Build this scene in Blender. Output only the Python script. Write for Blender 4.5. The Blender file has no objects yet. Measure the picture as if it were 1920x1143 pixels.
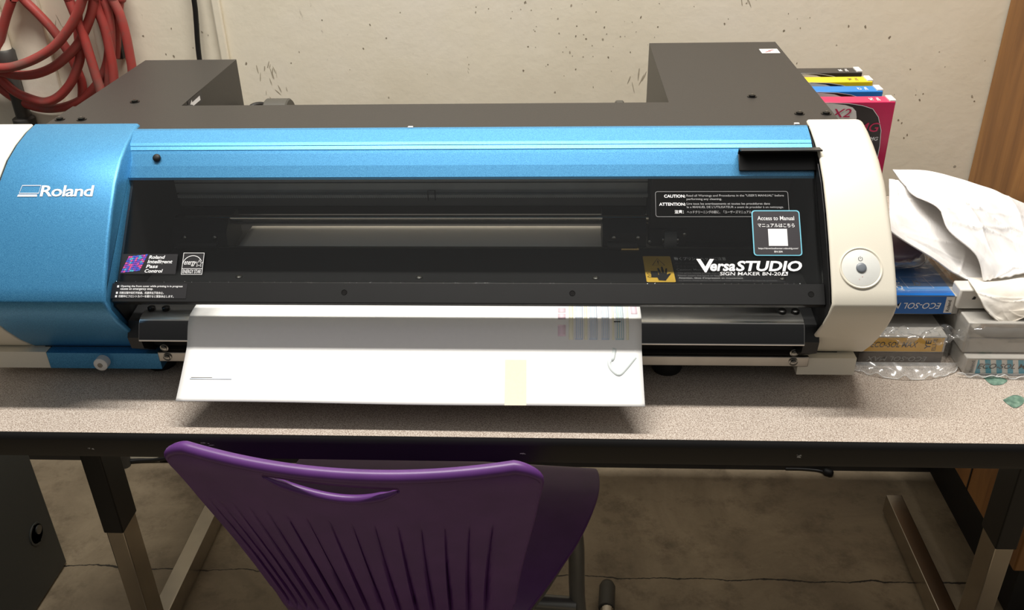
import bpy, math, random
from mathutils import Vector, Matrix
random.seed(7)
SC = bpy.context.scene
COL = SC.collection
PI = math.pi

# ------------------------------------------------------------------ camera, world, light, exposure
CAM_R = Vector((0.99857437, 0.04856017, -0.02216164))
CAM_F = Vector((-0.05317219, 0.86849793, -0.49283269))
CAM_P = Vector((0.04466298, -0.78795085, 0.61234726))
CAM_U = CAM_R.cross(CAM_F)
cd = bpy.data.cameras.new('camera'); cam = bpy.data.objects.new('camera', cd); COL.objects.link(cam)
m3 = Matrix((CAM_R, CAM_U, -CAM_F)).transposed()
cam.matrix_world = Matrix.Translation(CAM_P) @ m3.to_4x4()
cd.sensor_fit = 'HORIZONTAL'; cd.sensor_width = 36; cd.lens = 1720.709 / 1920 * 36
cd.clip_start = 0.02
SC.camera = cam

w = bpy.data.worlds.new('room'); SC.world = w; w.use_nodes = True
# light bounced around the room: more from the ceiling than from the floor
_t = w.node_tree; _bg = _t.nodes['Background']
_g = _t.nodes.new('ShaderNodeTexCoord'); _s = _t.nodes.new('ShaderNodeSeparateXYZ'); _r = _t.nodes.new('ShaderNodeValToRGB'); _m = _t.nodes.new('ShaderNodeMapRange')
_t.links.new(_g.outputs['Generated'], _s.inputs[0]); _t.links.new(_s.outputs[2], _m.inputs[0]); _m.inputs[1].default_value = -1; _m.inputs[2].default_value = 1
_t.links.new(_m.outputs[0], _r.inputs[0]); _t.links.new(_r.outputs[0], _bg.inputs[0])
_e = _r.color_ramp.elements
_e[0].position = 0.46; _e[0].color = (.07, .066, .06, 1); _e[1].position = 1.0; _e[1].color = (1.0, .97, .93, 1)
_bg.inputs[1].default_value = 0.46

def area(name, loc, sx, sy, power, color, target=None):
    l = bpy.data.lights.new(name, 'AREA'); l.shape = 'RECTANGLE'; l.size = sx; l.size_y = sy
    l.energy = power; l.color = color
    o = bpy.data.objects.new(name, l); COL.objects.link(o); o.location = loc
    if target is not None:
        o.rotation_euler = (Vector(target) - Vector(loc)).to_track_quat('-Z', 'Y').to_euler()
    return o
# fluorescent tubes on the ceiling, running along the table
area('ceiling_tube_light', (-0.08, 0.22, 2.0), 1.8, 0.10, 64, (1.0, 0.96, 0.905))
SC.view_settings.view_transform = 'Standard'; SC.view_settings.look = 'None'
SC.view_settings.gamma = 1; SC.view_settings.use_curve_mapping = False
SC.view_settings.exposure = 0.0

# ------------------------------------------------------------------ materials
def lin(c):
    return tuple(((x / 255) / 12.92 if x / 255 <= .04045 else ((x / 255 + .055) / 1.055) ** 2.4) for x in c) + (1,)
class N:
    def __init__(s, name):
        s.m = bpy.data.materials.new(name); s.m.use_nodes = True; s.t = s.m.node_tree
        s.b = s.t.nodes['Principled BSDF']; s.out = s.t.nodes['Material Output']
        s.tc = None
    def n(s, typ, **k):
        x = s.t.nodes.new(typ)
        for a, v in k.items(): setattr(x, a, v)
        return x
    def l(s, a, b): s.t.links.new(a, b)
    def co(s, scale=(1, 1, 1)):
        if not s.tc: s.tc = s.n('ShaderNodeTexCoord')
        mp = s.n('ShaderNodeMapping'); mp.inputs['Scale'].default_value = scale
        s.l(s.tc.outputs['Object'], mp.inputs[0]); return mp.outputs[0]
    def noise(s, scale, detail=3, rough=.5, stretch=(1, 1, 1), dist=0):
        x = s.n('ShaderNodeTexNoise'); s.l(s.co(stretch), x.inputs['Vector'])
        x.inputs['Scale'].default_value = scale; x.inputs['Detail'].default_value = detail
        x.inputs['Roughness'].default_value = rough; x.inputs['Distortion'].default_value = dist
        return x.outputs['Fac']
    def ramp(s, fac, stops):
        r = s.n('ShaderNodeValToRGB'); s.l(fac, r.inputs[0])
        e = r.color_ramp.elements
        while len(e) < len(stops): e.new(.5)
        for i, (p, c) in enumerate(stops): e[i].position = p; e[i].color = c
        return r.outputs[0]
    def mix(s, fac, a, b, blend='MIX'):
        x = s.n('ShaderNodeMix', data_type='RGBA', blend_type=blend)
        for sock, v in ((x.inputs[0], fac), (x.inputs[6], a), (x.inputs[7], b)):
            if hasattr(v, 'links'): s.l(v, sock)
            else: sock.default_value = v
        return x.outputs[2]
    def math(s, op, a, b=0.0):
        x = s.n('ShaderNodeMath', operation=op)
        for i, v in ((0, a), (1, b)):
            if hasattr(v, 'links'): s.l(v, x.inputs[i])
            else: x.inputs[i].default_value = v
        return x.outputs[0]
    def bump(s, h, strength=.2, dist=.002):
        x = s.n('ShaderNodeBump'); x.inputs['Strength'].default_value = strength; x.inputs['Distance'].default_value = dist
        s.l(h, x.inputs['Height']); s.l(x.outputs[0], s.b.inputs['Normal'])
    def col(s, c):
        if hasattr(c, 'links'): s.l(c, s.b.inputs['Base Color'])
        else: s.b.inputs['Base Color'].default_value = c
MATS = {}
def plain(name, rgb, rough=.5, metal=0.0, coat=0.0, spec=.5, nz=0.0, nscale=300, var=.06):
    x = N(name); c = lin(rgb)
    f = x.noise(nscale if nz else 40, 3)
    dark = tuple(v * (1 - var) for v in c[:3]) + (1,); lite = tuple(min(1, v * (1 + var)) for v in c[:3]) + (1,)
    x.col(x.ramp(f, [(.3, dark), (.7, lite)]))
    x.b.inputs['Roughness'].default_value = rough; x.b.inputs['Metallic'].default_value = metal
    x.b.inputs['Coat Weight'].default_value = coat; x.b.inputs['Specular IOR Level'].default_value = spec
    if nz: x.bump(x.noise(nscale, 2), nz, .0006)
    MATS[name] = x.m; return x.m
plain('black_sheet_metal', (44, 41, 39), .42, 0, 0, .5, .25, 900)
plain('black_plastic', (22, 22, 22), .38, 0, 0, .5)
plain('black_satin', (22, 22, 22), .45, 0, 0, .3)
plain('inner_black', (16, 16, 17), .5)
plain('inner_grey', (158, 160, 157), .55)
plain('inner_dark_grey', (88, 89, 88), .5)
plain('white_plastic', (229, 223, 206), .42, 0, 0, .5, .08, 1200, .015)
plain('panel_white', (225, 226, 220), .4)
plain('button_grey', (118, 124, 130), .35)
plain('aluminium', (190, 188, 184), .28, 1.0, 0, .5, 0, 300, .03)
plain('apron_black', (26, 27, 30), .16, 0, 0, .6)
plain('aluminium_bar', (176, 172, 164), .35, 1.0)
plain('chrome', (186, 178, 166), .22, 1.0, 0, .5, 0, 300, .04)
plain('steel_rod', (205, 198, 185), .18, 1.0)
plain('screw_black', (34, 33, 32), .3, .7)
plain('screw_steel', (150, 148, 142), .25, 1.0)
plain('brass', (178, 150, 95), .3, 1.0)
plain('rubber', (14, 14, 14), .6)
plain('ink_white', (240, 240, 240), .5)
plain('ink_grey', (150, 150, 150), .5)
plain('ink_dim', (92, 92, 92), .5)
plain('ink_black', (20, 20, 20), .5)
plain('label_black', (30, 29, 31), .4)
plain('label_dark', (44, 40, 44), .4)
plain('label_cyan', (120, 200, 222), .4)
plain('label_yellow', (196, 160, 62), .4)
plain('red_ink', (190, 60, 55), .5)
plain('mosaic_blue', (70, 90, 200), .4); plain('mosaic_purple', (130, 70, 180), .4)
plain('mosaic_pink', (215, 85, 150), .4); plain('mosaic_teal', (80, 170, 200), .4)
plain('magenta', (200, 38, 88), .38); plain('cyan', (32, 125, 205), .38); plain('yellow', (240, 205, 25), .38); plain('key_black', (50, 46, 44), .38)
plain('swoosh_black', (52, 46, 44), .4); plain('swoosh_white', (232, 228, 222), .4)
plain('clip_white', (222, 220, 214), .35)
plain('box_blue', (8, 98, 178), .4); plain('box_blue_light', (62, 130, 196), .4)
plain('box_yellow', (232, 178, 38), .4); plain('box_dark', (72, 66, 62), .45)
plain('box_grey', (176, 172, 165), .45); plain('box_cyan', (60, 165, 195), .4); plain('box_white', (216, 212, 204), .5)
plain('paper_white', (247, 246, 243), .55, 0, 0, .4, .05, 200, .008)
plain('print_yellow', (250, 246, 222), .55); plain('print_blue', (210, 222, 238), .55); plain('print_pink', (240, 216, 226), .55); plain('print_teal', (195, 216, 222), .55)
plain('smear', (222, 230, 228), .5)
plain('masking_tape', (238, 228, 200), .6, 0, 0, .3, .1, 400, .03)
plain('frame_grey', (112, 112, 108), .3, .5)
plain('cap_grey', (70, 68, 62), .5)
plain('cable_black', (18, 18, 18), .45)
plain('pipe_dark', (72, 70, 66), .55, .3, 0, .5, .3, 60)
plain('cabinet_grey', (62, 64, 62), .5, 0, 0, .5, .2, 700)
plain('lock_metal', (120, 120, 116), .35, .9)
plain('edge_black', (19, 18, 18), .4)
plain('wall_speck', (140, 129, 110), .7); plain('wall_smudge', (168, 158, 138), .7)
plain('scuff', (186, 184, 180), .6)
plain('leg_black', (24, 23, 22), .42)
plain('maroon', (84, 42, 62), .5, 0, 0, .5, .3, 60)
plain('plum_grey', (104, 88, 96), .45, 0, 0, .5, .3, 60)
plain('plinth_black', (22, 20, 18), .6)

def blue_paint():
    x = N('metallic_blue')
    f = x.noise(1500, 2)
    x.col(x.ramp(f, [(.3, lin((42, 116, 168))), (.7, lin((90, 168, 214)))]))
    x.b.inputs['Metallic'].default_value = .5; x.b.inputs['Roughness'].default_value = .42
    x.b.inputs['Coat Weight'].default_value = .15; x.b.inputs['Coat Roughness'].default_value = .3
    x.bump(x.noise(1800, 1), .12, .0004)
    MATS['metallic_blue'] = x.m
blue_paint()
def laminate():
    x = N('speckled_laminate')
    a = x.noise(820, 2, .6); b = x.noise(9, 3)
    c = x.ramp(a, [(.36, lin((120, 104, 93))), (.47, lin((172, 158, 145))), (.56, lin((194, 183, 170))), (.68, lin((218, 209, 199)))])
    c = x.mix(x.math('MULTIPLY', b, .25), c, lin((178, 164, 150)))
    x.col(c); x.b.inputs['Roughness'].default_value = .45; x.bump(a, .12, .0004)
    MATS['speckled_laminate'] = x.m
laminate()
def wall_paint():
    x = N('painted_wall')
    big = x.noise(2.2, 4, .6); mid = x.noise(9, 5, .65); fine = x.noise(120, 3)
    c = x.ramp(big, [(.3, lin((228, 219, 196))), (.5, lin((237, 229, 208))), (.7, lin((240, 233, 217)))])
    dirt = x.ramp(mid, [(.56, (0, 0, 0, 1)), (.8, (1, 1, 1, 1))])
    c = x.mix(x.math('MULTIPLY', dirt, .35), c, lin((212, 203, 180)))
    sp = x.n('ShaderNodeTexVoronoi'); sp.inputs['Scale'].default_value = 20; sp.inputs['Randomness'].default_value = 1
    x.l(x.co((1, 1, 1)), sp.inputs['Vector'])
    msk = x.math('LESS_THAN', sp.outputs['Distance'], .055)
    msk = x.math('MULTIPLY', msk, x.math('GREATER_THAN', x.noise(5, 2), .53))
    c = x.mix(x.math('MULTIPLY', msk, .6), c, lin((92, 84, 70)))
    sc = x.noise(26, 6, .75, (1, 1, .4), 2.5)
    smk = x.ramp(sc, [(.66, (0, 0, 0, 1)), (.74, (1, 1, 1, 1))])
    smk = x.math('MULTIPLY', smk, x.ramp(x.noise(3.1, 2), [(.5, (0, 0, 0, 1)), (.62, (1, 1, 1, 1))]))
    c = x.mix(x.math('MULTIPLY', smk, .7), c, lin((120, 112, 96)))
    x.col(c); x.b.inputs['Roughness'].default_value = .6
    h = x.math('ADD', x.math('MULTIPLY', x.noise(38, 4, .6), .7), x.math('MULTIPLY', fine, .12))
    x.bump(h, .2, .004)
    MATS['painted_wall'] = x.m
wall_paint()
def concrete():
    x = N('stained_concrete')
    a = x.noise(3.5, 6, .65, dist=.6); b = x.noise(14, 6, .7); f = x.noise(160, 3)
    c = x.ramp(a, [(.3, lin((118, 104, 84))), (.5, lin((146, 131, 107))), (.68, lin((170, 154, 128)))])
    c = x.mix(x.ramp(b, [(.5, (0, 0, 0, 1)), (.72, (.8, .8, .8, 1))]), c, lin((94, 80, 62)))
    c = x.mix(x.math('MULTIPLY', f, .25), c, lin((90, 80, 62)))
    sep = x.n('ShaderNodeSeparateXYZ'); x.l(x.co(), sep.inputs[0])
    d = x.math('ABSOLUTE', x.math('ADD', x.math('SUBTRACT', sep.outputs[1], .519), x.math('MULTIPLY', x.math('SUBTRACT', x.noise(7, 5, .6), .5), .05)))
    crack = x.math('LESS_THAN', d, x.math('MULTIPLY', x.noise(11, 3), .0034))
    c = x.mix(crack, c, lin((38, 32, 24)))
    x.col(c); x.b.inputs['Roughness'].default_value = .62
    x.bump(x.math('SUBTRACT', x.noise(45, 5), crack), .3, .003)
    MATS['stained_concrete'] = x.m
concrete()
def wood():
    x = N('varnished_wood')
    a = x.noise(14, 5, .6, (1, 1, .12), 1.2); b = x.noise(90, 4, .6, (1, 1, .05))
    c = x.ramp(a, [(.28, lin((112, 72, 34))), (.5, lin((142, 96, 48))), (.72, lin((166, 118, 64)))])
    c = x.mix(x.ramp(b, [(.6, (0, 0, 0, 1)), (.75, (.7, .7, .7, 1))]), c, lin((92, 54, 24)))
    kn = x.ramp(x.noise(30, 2, .5, (1, 1, .25)), [(.70, (0, 0, 0, 1)), (.74, (.75, .75, .75, 1))])
    c = x.mix(kn, c, lin((62, 34, 16)))
    x.col(c); x.b.inputs['Roughness'].default_value = .42; x.bump(b, .15, .001)
    MATS['varnished_wood'] = x.m
wood()
def hose_rubber():
    x = N('red_rubber')
    a = x.noise(16, 4, .6); b = x.noise(90, 3)
    c = x.ramp(a, [(.35, lin((170, 62, 56))), (.55, lin((160, 70, 64))), (.7, lin((136, 88, 80)))])
    c = x.mix(x.ramp(b, [(.58, (0, 0, 0, 1)), (.75, (.6, .6, .6, 1))]), c, lin((128, 84, 76)))
    x.col(c); x.b.inputs['Roughness'].default_value = .5
    MATS['red_rubber'] = x.m
hose_rubber()
def purple():
    x = N('purple_plastic')
    x.col(x.ramp(x.noise(25, 3), [(.3, lin((88, 46, 112))), (.7, lin((98, 53, 122)))]))
    x.b.inputs['Roughness'].default_value = .36; x.bump(x.noise(1500, 2), .1, .0004)
    MATS['purple_plastic'] = x.m
purple()
def cloth():
    x = N('white_cotton')
    x.col(x.ramp(x.noise(12, 3), [(.3, lin((228, 225, 222))), (.7, lin((238, 236, 234)))]))
    x.b.inputs['Roughness'].default_value = .9; x.b.inputs['Specular IOR Level'].default_value = .1
    x.b.inputs['Sheen Weight'].default_value = .2
    h = x.math('ADD', x.noise(26, 4, .6, (1, .35, 1), 1.0), x.math('MULTIPLY', x.noise(900, 2), .06))
    x.bump(h, .45, .005)
    MATS['white_cotton'] = x.m
    y = N('soiled_cotton')
    y.col(y.ramp(y.noise(20, 3), [(.3, lin((226, 216, 200))), (.7, lin((240, 236, 228)))]))
    y.b.inputs['Roughness'].default_value = .9; y.b.inputs['Specular IOR Level'].default_value = .1
    y.bump(y.noise(30, 4), .45, .005)
    MATS['soiled_cotton'] = y.m
cloth()
def clear(name, tint, ior, rough, extra=0.0, bump=None, haze=0.0):
    x = N(name); t = x.t
    tr = x.n('ShaderNodeBsdfTransparent'); tr.inputs[0].default_value = tint
    gl = x.n('ShaderNodeBsdfGlossy'); gl.inputs['Roughness'].default_value = rough
    gl.inputs[0].default_value = (1, 1, 1, 1)
    # thin sheet: the same reflectance from both sides
    fr = x.n('ShaderNodeLayerWeight'); fr.inputs[0].default_value = .5
    f0 = ((ior - 1) / (ior + 1)) ** 2 + extra
    fac = x.math('ADD', x.math('MULTIPLY', x.math('POWER', fr.outputs['Facing'], 5.0), 1 - f0), f0)
    base = tr.outputs[0]
    if haze:
        df = x.n('ShaderNodeBsdfDiffuse'); df.inputs[0].default_value = (.9, .9, .88, 1)
        hm = x.n('ShaderNodeMixShader'); hm.inputs[0].default_value = haze; x.l(tr.outputs[0], hm.inputs[1]); x.l(df.outputs[0], hm.inputs[2]); base = hm.outputs[0]
    mx = x.n('ShaderNodeMixShader'); x.l(fac, mx.inputs[0]); x.l(base, mx.inputs[1]); x.l(gl.outputs[0], mx.inputs[2])
    if bump:
        bp = x.n('ShaderNodeBump'); bp.inputs['Strength'].default_value = bump[1]; bp.inputs['Distance'].default_value = .004
        x.l(x.noise(bump[0], 3), bp.inputs['Height'])
        x.l(bp.outputs[0], gl.inputs['Normal']); x.l(bp.outputs[0], fr.inputs['Normal'])
    x.l(mx.outputs[0], x.out.inputs[0]); MATS[name] = x.m
clear('clear_acrylic', (.955, .96, .955, 1), 1.34, .01)
clear('clear_film', (.965, .965, .96, 1), 1.4, .13, .05, (30, 1.0), .035)
clear('clear_seam', (.95, .95, .945, 1), 1.4, .2, .03, None, .22)
clear('seam_edge', (.95, .95, .945, 1), 1.4, .2, .05, None, .6)
def teal():
    x = N('teal_tape')
    x.col(x.ramp(x.noise(120, 4), [(.35, lin((70, 100, 86))), (.6, lin((112, 142, 124))), (.75, lin((160, 178, 160)))]))
    x.b.inputs['Roughness'].default_value = .6; MATS['teal_tape'] = x.m
teal()

# ------------------------------------------------------------------ mesh helpers
def V(*a): return Vector(a)
class Plane:
    """a flat patch: origin, unit axes u (to the right), v (up) and the outward normal"""
    def __init__(s, o, u, v):
        s.o = Vector(o); s.u = Vector(u).normalized(); v = Vector(v); s.v = (v - s.u * v.dot(s.u)).normalized(); s.n = s.u.cross(s.v)
    def at(s, u, v, off=0.0): return s.o + s.u * u + s.v * v + s.n * off
class Curved:
    """a patch that follows an outline (y, z): u along x, v along the outline, measured from v = 0 at its start"""
    def __init__(s, x0, outline):
        s.x0 = x0; s.P = [Vector((0, y, z)) for y, z in outline]; s.L = [0]
        for a, b in zip(s.P, s.P[1:]): s.L.append(s.L[-1] + (b - a).length)
    def at(s, u, v, off=0.0):
        i = 0
        while i < len(s.L) - 2 and v > s.L[i + 1]: i += 1
        d = (s.P[i + 1] - s.P[i]); t = (v - s.L[i]) / d.length; n = Vector((0, -d.z, d.y)).normalized()
        return Vector((s.x0 + u, 0, 0)) + s.P[i] + d * t + n * off
_txt = {}
def text_mesh(body, bold=0.0, shear=0.0, space=1.0):
    k = (body, bold, shear, space)
    if k in _txt: return _txt[k]
    cu = bpy.data.curves.new('lettering', 'FONT'); cu.body = body; cu.size = 1; cu.offset = bold; cu.shear = shear; cu.space_character = space
    cu.resolution_u = 3
    o = bpy.data.objects.new('lettering', cu); COL.objects.link(o)
    dg = bpy.context.evaluated_depsgraph_get(); me = bpy.data.meshes.new_from_object(o.evaluated_get(dg))
    vs = [v.co.copy() for v in me.vertices]; fs = [tuple(p.vertices) for p in me.polygons]
    bpy.data.objects.remove(o); bpy.data.curves.remove(cu); bpy.data.meshes.remove(me)
    if not vs: _txt[k] = ([], []); return _txt[k]
    x0 = min(v.x for v in vs); x1 = max(v.x for v in vs); y0 = min(v.y for v in vs); y1 = max(v.y for v in vs)
    _txt[k] = ([((v.x - x0) / (x1 - x0), (v.y - y0) / (y1 - y0)) for v in vs], fs); return _txt[k]
class MB:
    def __init__(s): s.v = []; s.f = []; s.m = []; s.names = []
    def mi(s, name):
        if name not in s.names: s.names.append(name)
        return s.names.index(name)
    def add(s, vs, fs, mat):
        b = len(s.v); s.v += [Vector(x) for x in vs]; k = s.mi(mat)
        for f in fs: s.f.append(tuple(i + b for i in f)); s.m.append(k)
        return s
    def box(s, x0, x1, y0, y1, z0, z1, mat):
        return s.add([(x0, y0, z0), (x1, y0, z0), (x1, y1, z0), (x0, y1, z0), (x0, y0, z1), (x1, y0, z1), (x1, y1, z1), (x0, y1, z1)],
                     [(0, 3, 2, 1), (4, 5, 6, 7), (0, 1, 5, 4), (1, 2, 6, 5), (2, 3, 7, 6), (3, 0, 4, 7)], mat)
    def pbox(s, pl, u0, u1, v0, v1, d0, d1, mat):
        P = [pl.at(u, v, d) for d in (d0, d1) for u, v in ((u0, v0), (u1, v0), (u1, v1), (u0, v1))]
        return s.add(P, [(3, 2, 1, 0), (4, 5, 6, 7), (0, 1, 5, 4), (1, 2, 6, 5), (2, 3, 7, 6), (3, 0, 4, 7)], mat)
    def prism(s, prof, x0, x1, mat):
        """closed (y, z) outline pulled along x"""
        n = len(prof); A = [(x0, y, z) for y, z in prof] + [(x1, y, z) for y, z in prof]
        area2 = sum(prof[i][0] * prof[(i + 1) % n][1] - prof[(i + 1) % n][0] * prof[i][1] for i in range(n))
        fs = [(i, (i + 1) % n, n + (i + 1) % n, n + i) for i in range(n)]
        fs += [tuple(range(n))[::-1], tuple(range(n, 2 * n))]
        if area2 < 0: fs = [f[::-1] for f in fs]
        return s.add(A, fs, mat)
    def tube(s, path, r, mat, n=12, caps=True, closed=False):
        P = [Vector(p) for p in path]; m = len(P); vs = []; fs = []
        up = None
        for i, p in enumerate(P):
            t = (P[min(i + 1, m - 1)] - P[max(i - 1, 0)]).normalized()
            if up is None:
                up = Vector((0, 0, 1)) if abs(t.z) < .9 else Vector((1, 0, 0))
            a = (up - t * up.dot(t)).normalized(); b = t.cross(a); up = a
            rr = r[i] if isinstance(r, (list, tuple)) else r
            vs += [p + a * rr * math.cos(k * 2 * PI / n) + b * rr * math.sin(k * 2 * PI / n) for k in range(n)]
        for i in range(m - 1):
            fs += [(i * n + k, i * n + (k + 1) % n, (i + 1) * n + (k + 1) % n, (i + 1) * n + k) for k in range(n)]
        if caps: fs += [tuple(range(n))[::-1], tuple((m - 1) * n + k for k in range(n))]
        return s.add(vs, fs, mat)
    def cyl(s, p0, p1, r, mat, n=24, r1=None):
        return s.tube([p0, p1], [r, r if r1 is None else r1], mat, n)
    def grid(s, fn, nu, nv, mat, skip=None):
        vs = [fn(i / nu, j / nv) for j in range(nv + 1) for i in range(nu + 1)]
        fs = [(j * (nu + 1) + i, j * (nu + 1) + i + 1, (j + 1) * (nu + 1) + i + 1, (j + 1) * (nu + 1) + i)
              for j in range(nv) for i in range(nu) if not (skip and skip(i, j))]
        return s.add(vs, fs, mat)
    def poly(s, pl, pts, mat, off=.0003):
        return s.add([pl.at(u, v, off) for u, v in pts], [tuple(range(len(pts)))], mat)
    def rect(s, pl, u0, v0, u1, v1, mat, off=.0003): return s.poly(pl, [(u0, v0), (u1, v0), (u1, v1), (u0, v1)], mat, off)
    def rrect(s, pl, u0, v0, u1, v1, r, mat, off=.0003): return s.poly(pl, rr(u0, v0, u1, v1, r), mat, off)
    def line(s, pl, pts, wd, mat, off=.0004, closed=False):
        P = [Vector((a, b)) for a, b in pts]; n = len(P); L = []; R = []
        for i in range(n):
            a = P[i - 1] if (i > 0 or closed) else P[i]; c = P[(i + 1) % n] if (i < n - 1 or closed) else P[i]
            d = (c - a).normalized(); q = Vector((-d.y, d.x)) * wd / 2
            L.append(P[i] + q); R.append(P[i] - q)
        fs = []
        for i in range(n if closed else n - 1):
            j = (i + 1) % n; fs.append((i + n, j + n, j, i))
        return s.add([pl.at(p.x, p.y, off) for p in L + R], fs, mat)
    def text(s, body, pl, u0, v0, wd, ht, mat, off=.0005, bold=.012, shear=0.0, rot=0, space=1.0):
        """lettering fitted to the box (u0, v0, wd, ht) on the patch; rot in quarter turns"""
        if 'M' in body: bold = min(bold, .007)   # keeps the narrow strokes of the M apart
        vs, fs = text_mesh(body, bold, shear, space)
        out = []
        for a, b in vs:
            if rot == 1: a, b = 1 - b, a
            elif rot == 2: a, b = 1 - a, 1 - b
            elif rot == 3: a, b = b, 1 - a
            out.append(pl.at(u0 + a * wd, v0 + b * ht, off))
        return s.add(out, fs, mat)
    def build(s, name, parent=None, bevel=0.0, seg=2, smooth=None, label=None, mods=None):
        me = bpy.data.meshes.new(name)
        off = Vector(parent['_at']) if parent is not None else Vector((0, 0, 0))
        me.from_pydata([v - off for v in s.v], [], s.f)
        for nm in s.names: me.materials.append(MATS[nm])
        me.polygons.foreach_set('material_index', s.m); me.update()
        o = bpy.data.objects.new(name, me); COL.objects.link(o)
        if parent is not None:
            o.parent = parent if parent.type == 'EMPTY' else parent
            o['_at'] = parent['_at']
        else: o['_at'] = (0.0, 0.0, 0.0)
        if smooth is not None:
            me.shade_smooth(); me.set_sharp_from_angle(angle=math.radians(smooth))
        if bevel:
            b = o.modifiers.new('bevel', 'BEVEL'); b.width = bevel; b.segments = seg; b.limit_method = 'ANGLE'; b.angle_limit = math.radians(35)
            if smooth is None:
                me.shade_smooth(); me.set_sharp_from_angle(angle=math.radians(50))
        if label: o['label'] = label
        return o
def rr(u0, v0, u1, v1, r, n=5):
    out = []
    for cx, cy, a0 in ((u1 - r, v0 + r, -90), (u1 - r, v1 - r, 0), (u0 + r, v1 - r, 90), (u0 + r, v0 + r, 180)):
        for k in range(n + 1):
            a = math.radians(a0 + 90 * k / n); out.append((cx + r * math.cos(a), cy + r * math.sin(a)))
    return out
def arc(cx, cy, r, a0, a1, n=16): return [(cx + r * math.cos(math.radians(a0 + (a1 - a0) * k / n)), cy + r * math.sin(math.radians(a0 + (a1 - a0) * k / n))) for k in range(n + 1)]
def thing(name, label, cat, at, group=None):
    o = bpy.data.objects.new(name, None); COL.objects.link(o); o.location = at; o.empty_display_size = .05
    o['_at'] = tuple(at); o['label'] = label; o['category'] = cat
    if group: o['group'] = group
    return o
def tag(o, label, cat, group=None):
    o['label'] = label; o['category'] = cat
    if group: o['group'] = group
    return o
def struct(mb, name, **k):
    o = mb.build(name, **k); o['kind'] = 'structure'; return o
def dup(root, loc, label, group=None):
    r = root.copy(); COL.objects.link(r); r.location = loc; r['label'] = label
    if group: r['group'] = group
    for ch in list(root.children):
        c = ch.copy(); COL.objects.link(c); c.parent = r
        for g in list(ch.children):
            d = g.copy(); COL.objects.link(d); d.parent = c
    return r
def smoothpath(pts, sub=6):
    P = [Vector(p) for p in pts]; out = []
    for i in range(len(P) - 1):
        p0 = P[max(i - 1, 0)]; p1 = P[i]; p2 = P[i + 1]; p3 = P[min(i + 2, len(P) - 1)]
        for k in range(sub):
            t = k / sub
            out.append(.5 * ((2 * p1) + (p2 - p0) * t + (2 * p0 - 5 * p1 + 4 * p2 - p3) * t * t + (3 * p1 - p0 - 3 * p2 + p3) * t ** 3))
    out.append(P[-1]); return out
def lerp(a, b, t): return a + (b - a) * t
def interp(x, xs, ys):
    if x <= xs[0]: return ys[0]
    for i in range(len(xs) - 1):
        if x <= xs[i + 1]: return lerp(ys[i], ys[i + 1], (x - xs[i]) / (xs[i + 1] - xs[i]))
    return ys[-1]
def hsh(x, y=0.0, z=0.0):
    return math.sin(x * 1.7 + y * 2.3 + 1.1) * math.cos(y * 1.9 - z * 2.1 + .4) + .5 * math.sin(x * 4.1 - y * 3.3 + z * 2.7)

FLOOR = -0.74
# ------------------------------------------------------------------ the room
struct(MB().box(-2.2, 2.2, -2.6, .95, FLOOR - .1, FLOOR, 'stained_concrete'), 'floor')
wm = MB().box(-2.2, 2.2, .857, .95, FLOOR, 1.9, 'painted_wall')
wrnd = random.Random(21)
def stain(x, z, a, b_, mat, off, tilt=0.0, n=9):
    pts = []
    for k in range(n):
        an = 2 * PI * k / n; r_ = wrnd.uniform(.65, 1.2); u_, v_ = a * r_ * math.cos(an), b_ * r_ * math.sin(an)
        pts.append((x + u_ * math.cos(tilt) - v_ * math.sin(tilt), .857 - off, z + u_ * math.sin(tilt) + v_ * math.cos(tilt)))
    wm.add(pts, [tuple(range(n))], mat)
kk = 0
for cx, cz, sx, sz, num, lo, hi in ((.08, .22, .06, .05, 44, .0005, .0018), (.02, .27, .10, .03, 25, .0005, .0013), (.35, .27, .08, .03, 14, .0005, .0014), (.62, .14, .12, .09, 40, .0006, .0020),
                                    (-.35, .22, .14, .05, 16, .0006, .0018), (-.66, .22, .05, .05, 10, .0006, .0022)):
    for i_ in range(num):
        r_ = wrnd.uniform(lo, hi); kk += 1
        stain(wrnd.gauss(cx, sx), wrnd.gauss(cz, sz), r_, r_ * wrnd.uniform(.8, 1.9), wrnd.choice(('wall_speck', 'wall_speck', 'wall_smudge')), .0002 + kk * 1e-6, wrnd.uniform(-.6, .6), 7)
for cx, cz, ln, tl, num in ((.362, .312, .022, 1.75, 16), (.330, .318, .012, 1.2, 6), (-.492, .160, .016, 1.5, 12), (-.480, .120, .014, 2.0, 8), (-.125, .168, .006, 1.9, 4), (-.86, .25, .02, 1.5, 7), (.18, .14, .02, 1.5, 5)):
    for i_ in range(num):
        kk += 1; stain(wrnd.gauss(cx, .009), wrnd.gauss(cz, .014), ln * wrnd.uniform(.2, .7), wrnd.uniform(.0003, .0010), 'wall_smudge', .0002 + kk * 1e-6, tl + wrnd.uniform(-.35, .35), 8)
struct(wm, 'wall_back')
# flat painted board beside the pipe and the two painted beads on the wall
struct(MB().box(-.955, -.885, .846, .857, FLOOR, 1.9, 'painted_wall'), 'trim_1', bevel=.002)
struct(MB().box(-.574, -.557, .849, .857, -.55, 1.9, 'painted_wall'), 'trim_2', bevel=.006, seg=3)
struct(MB().cyl((-.790, .852, FLOOR), (-.790, .852, 1.9), .007, 'painted_wall', 14), 'trim_3', smooth=40)

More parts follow.
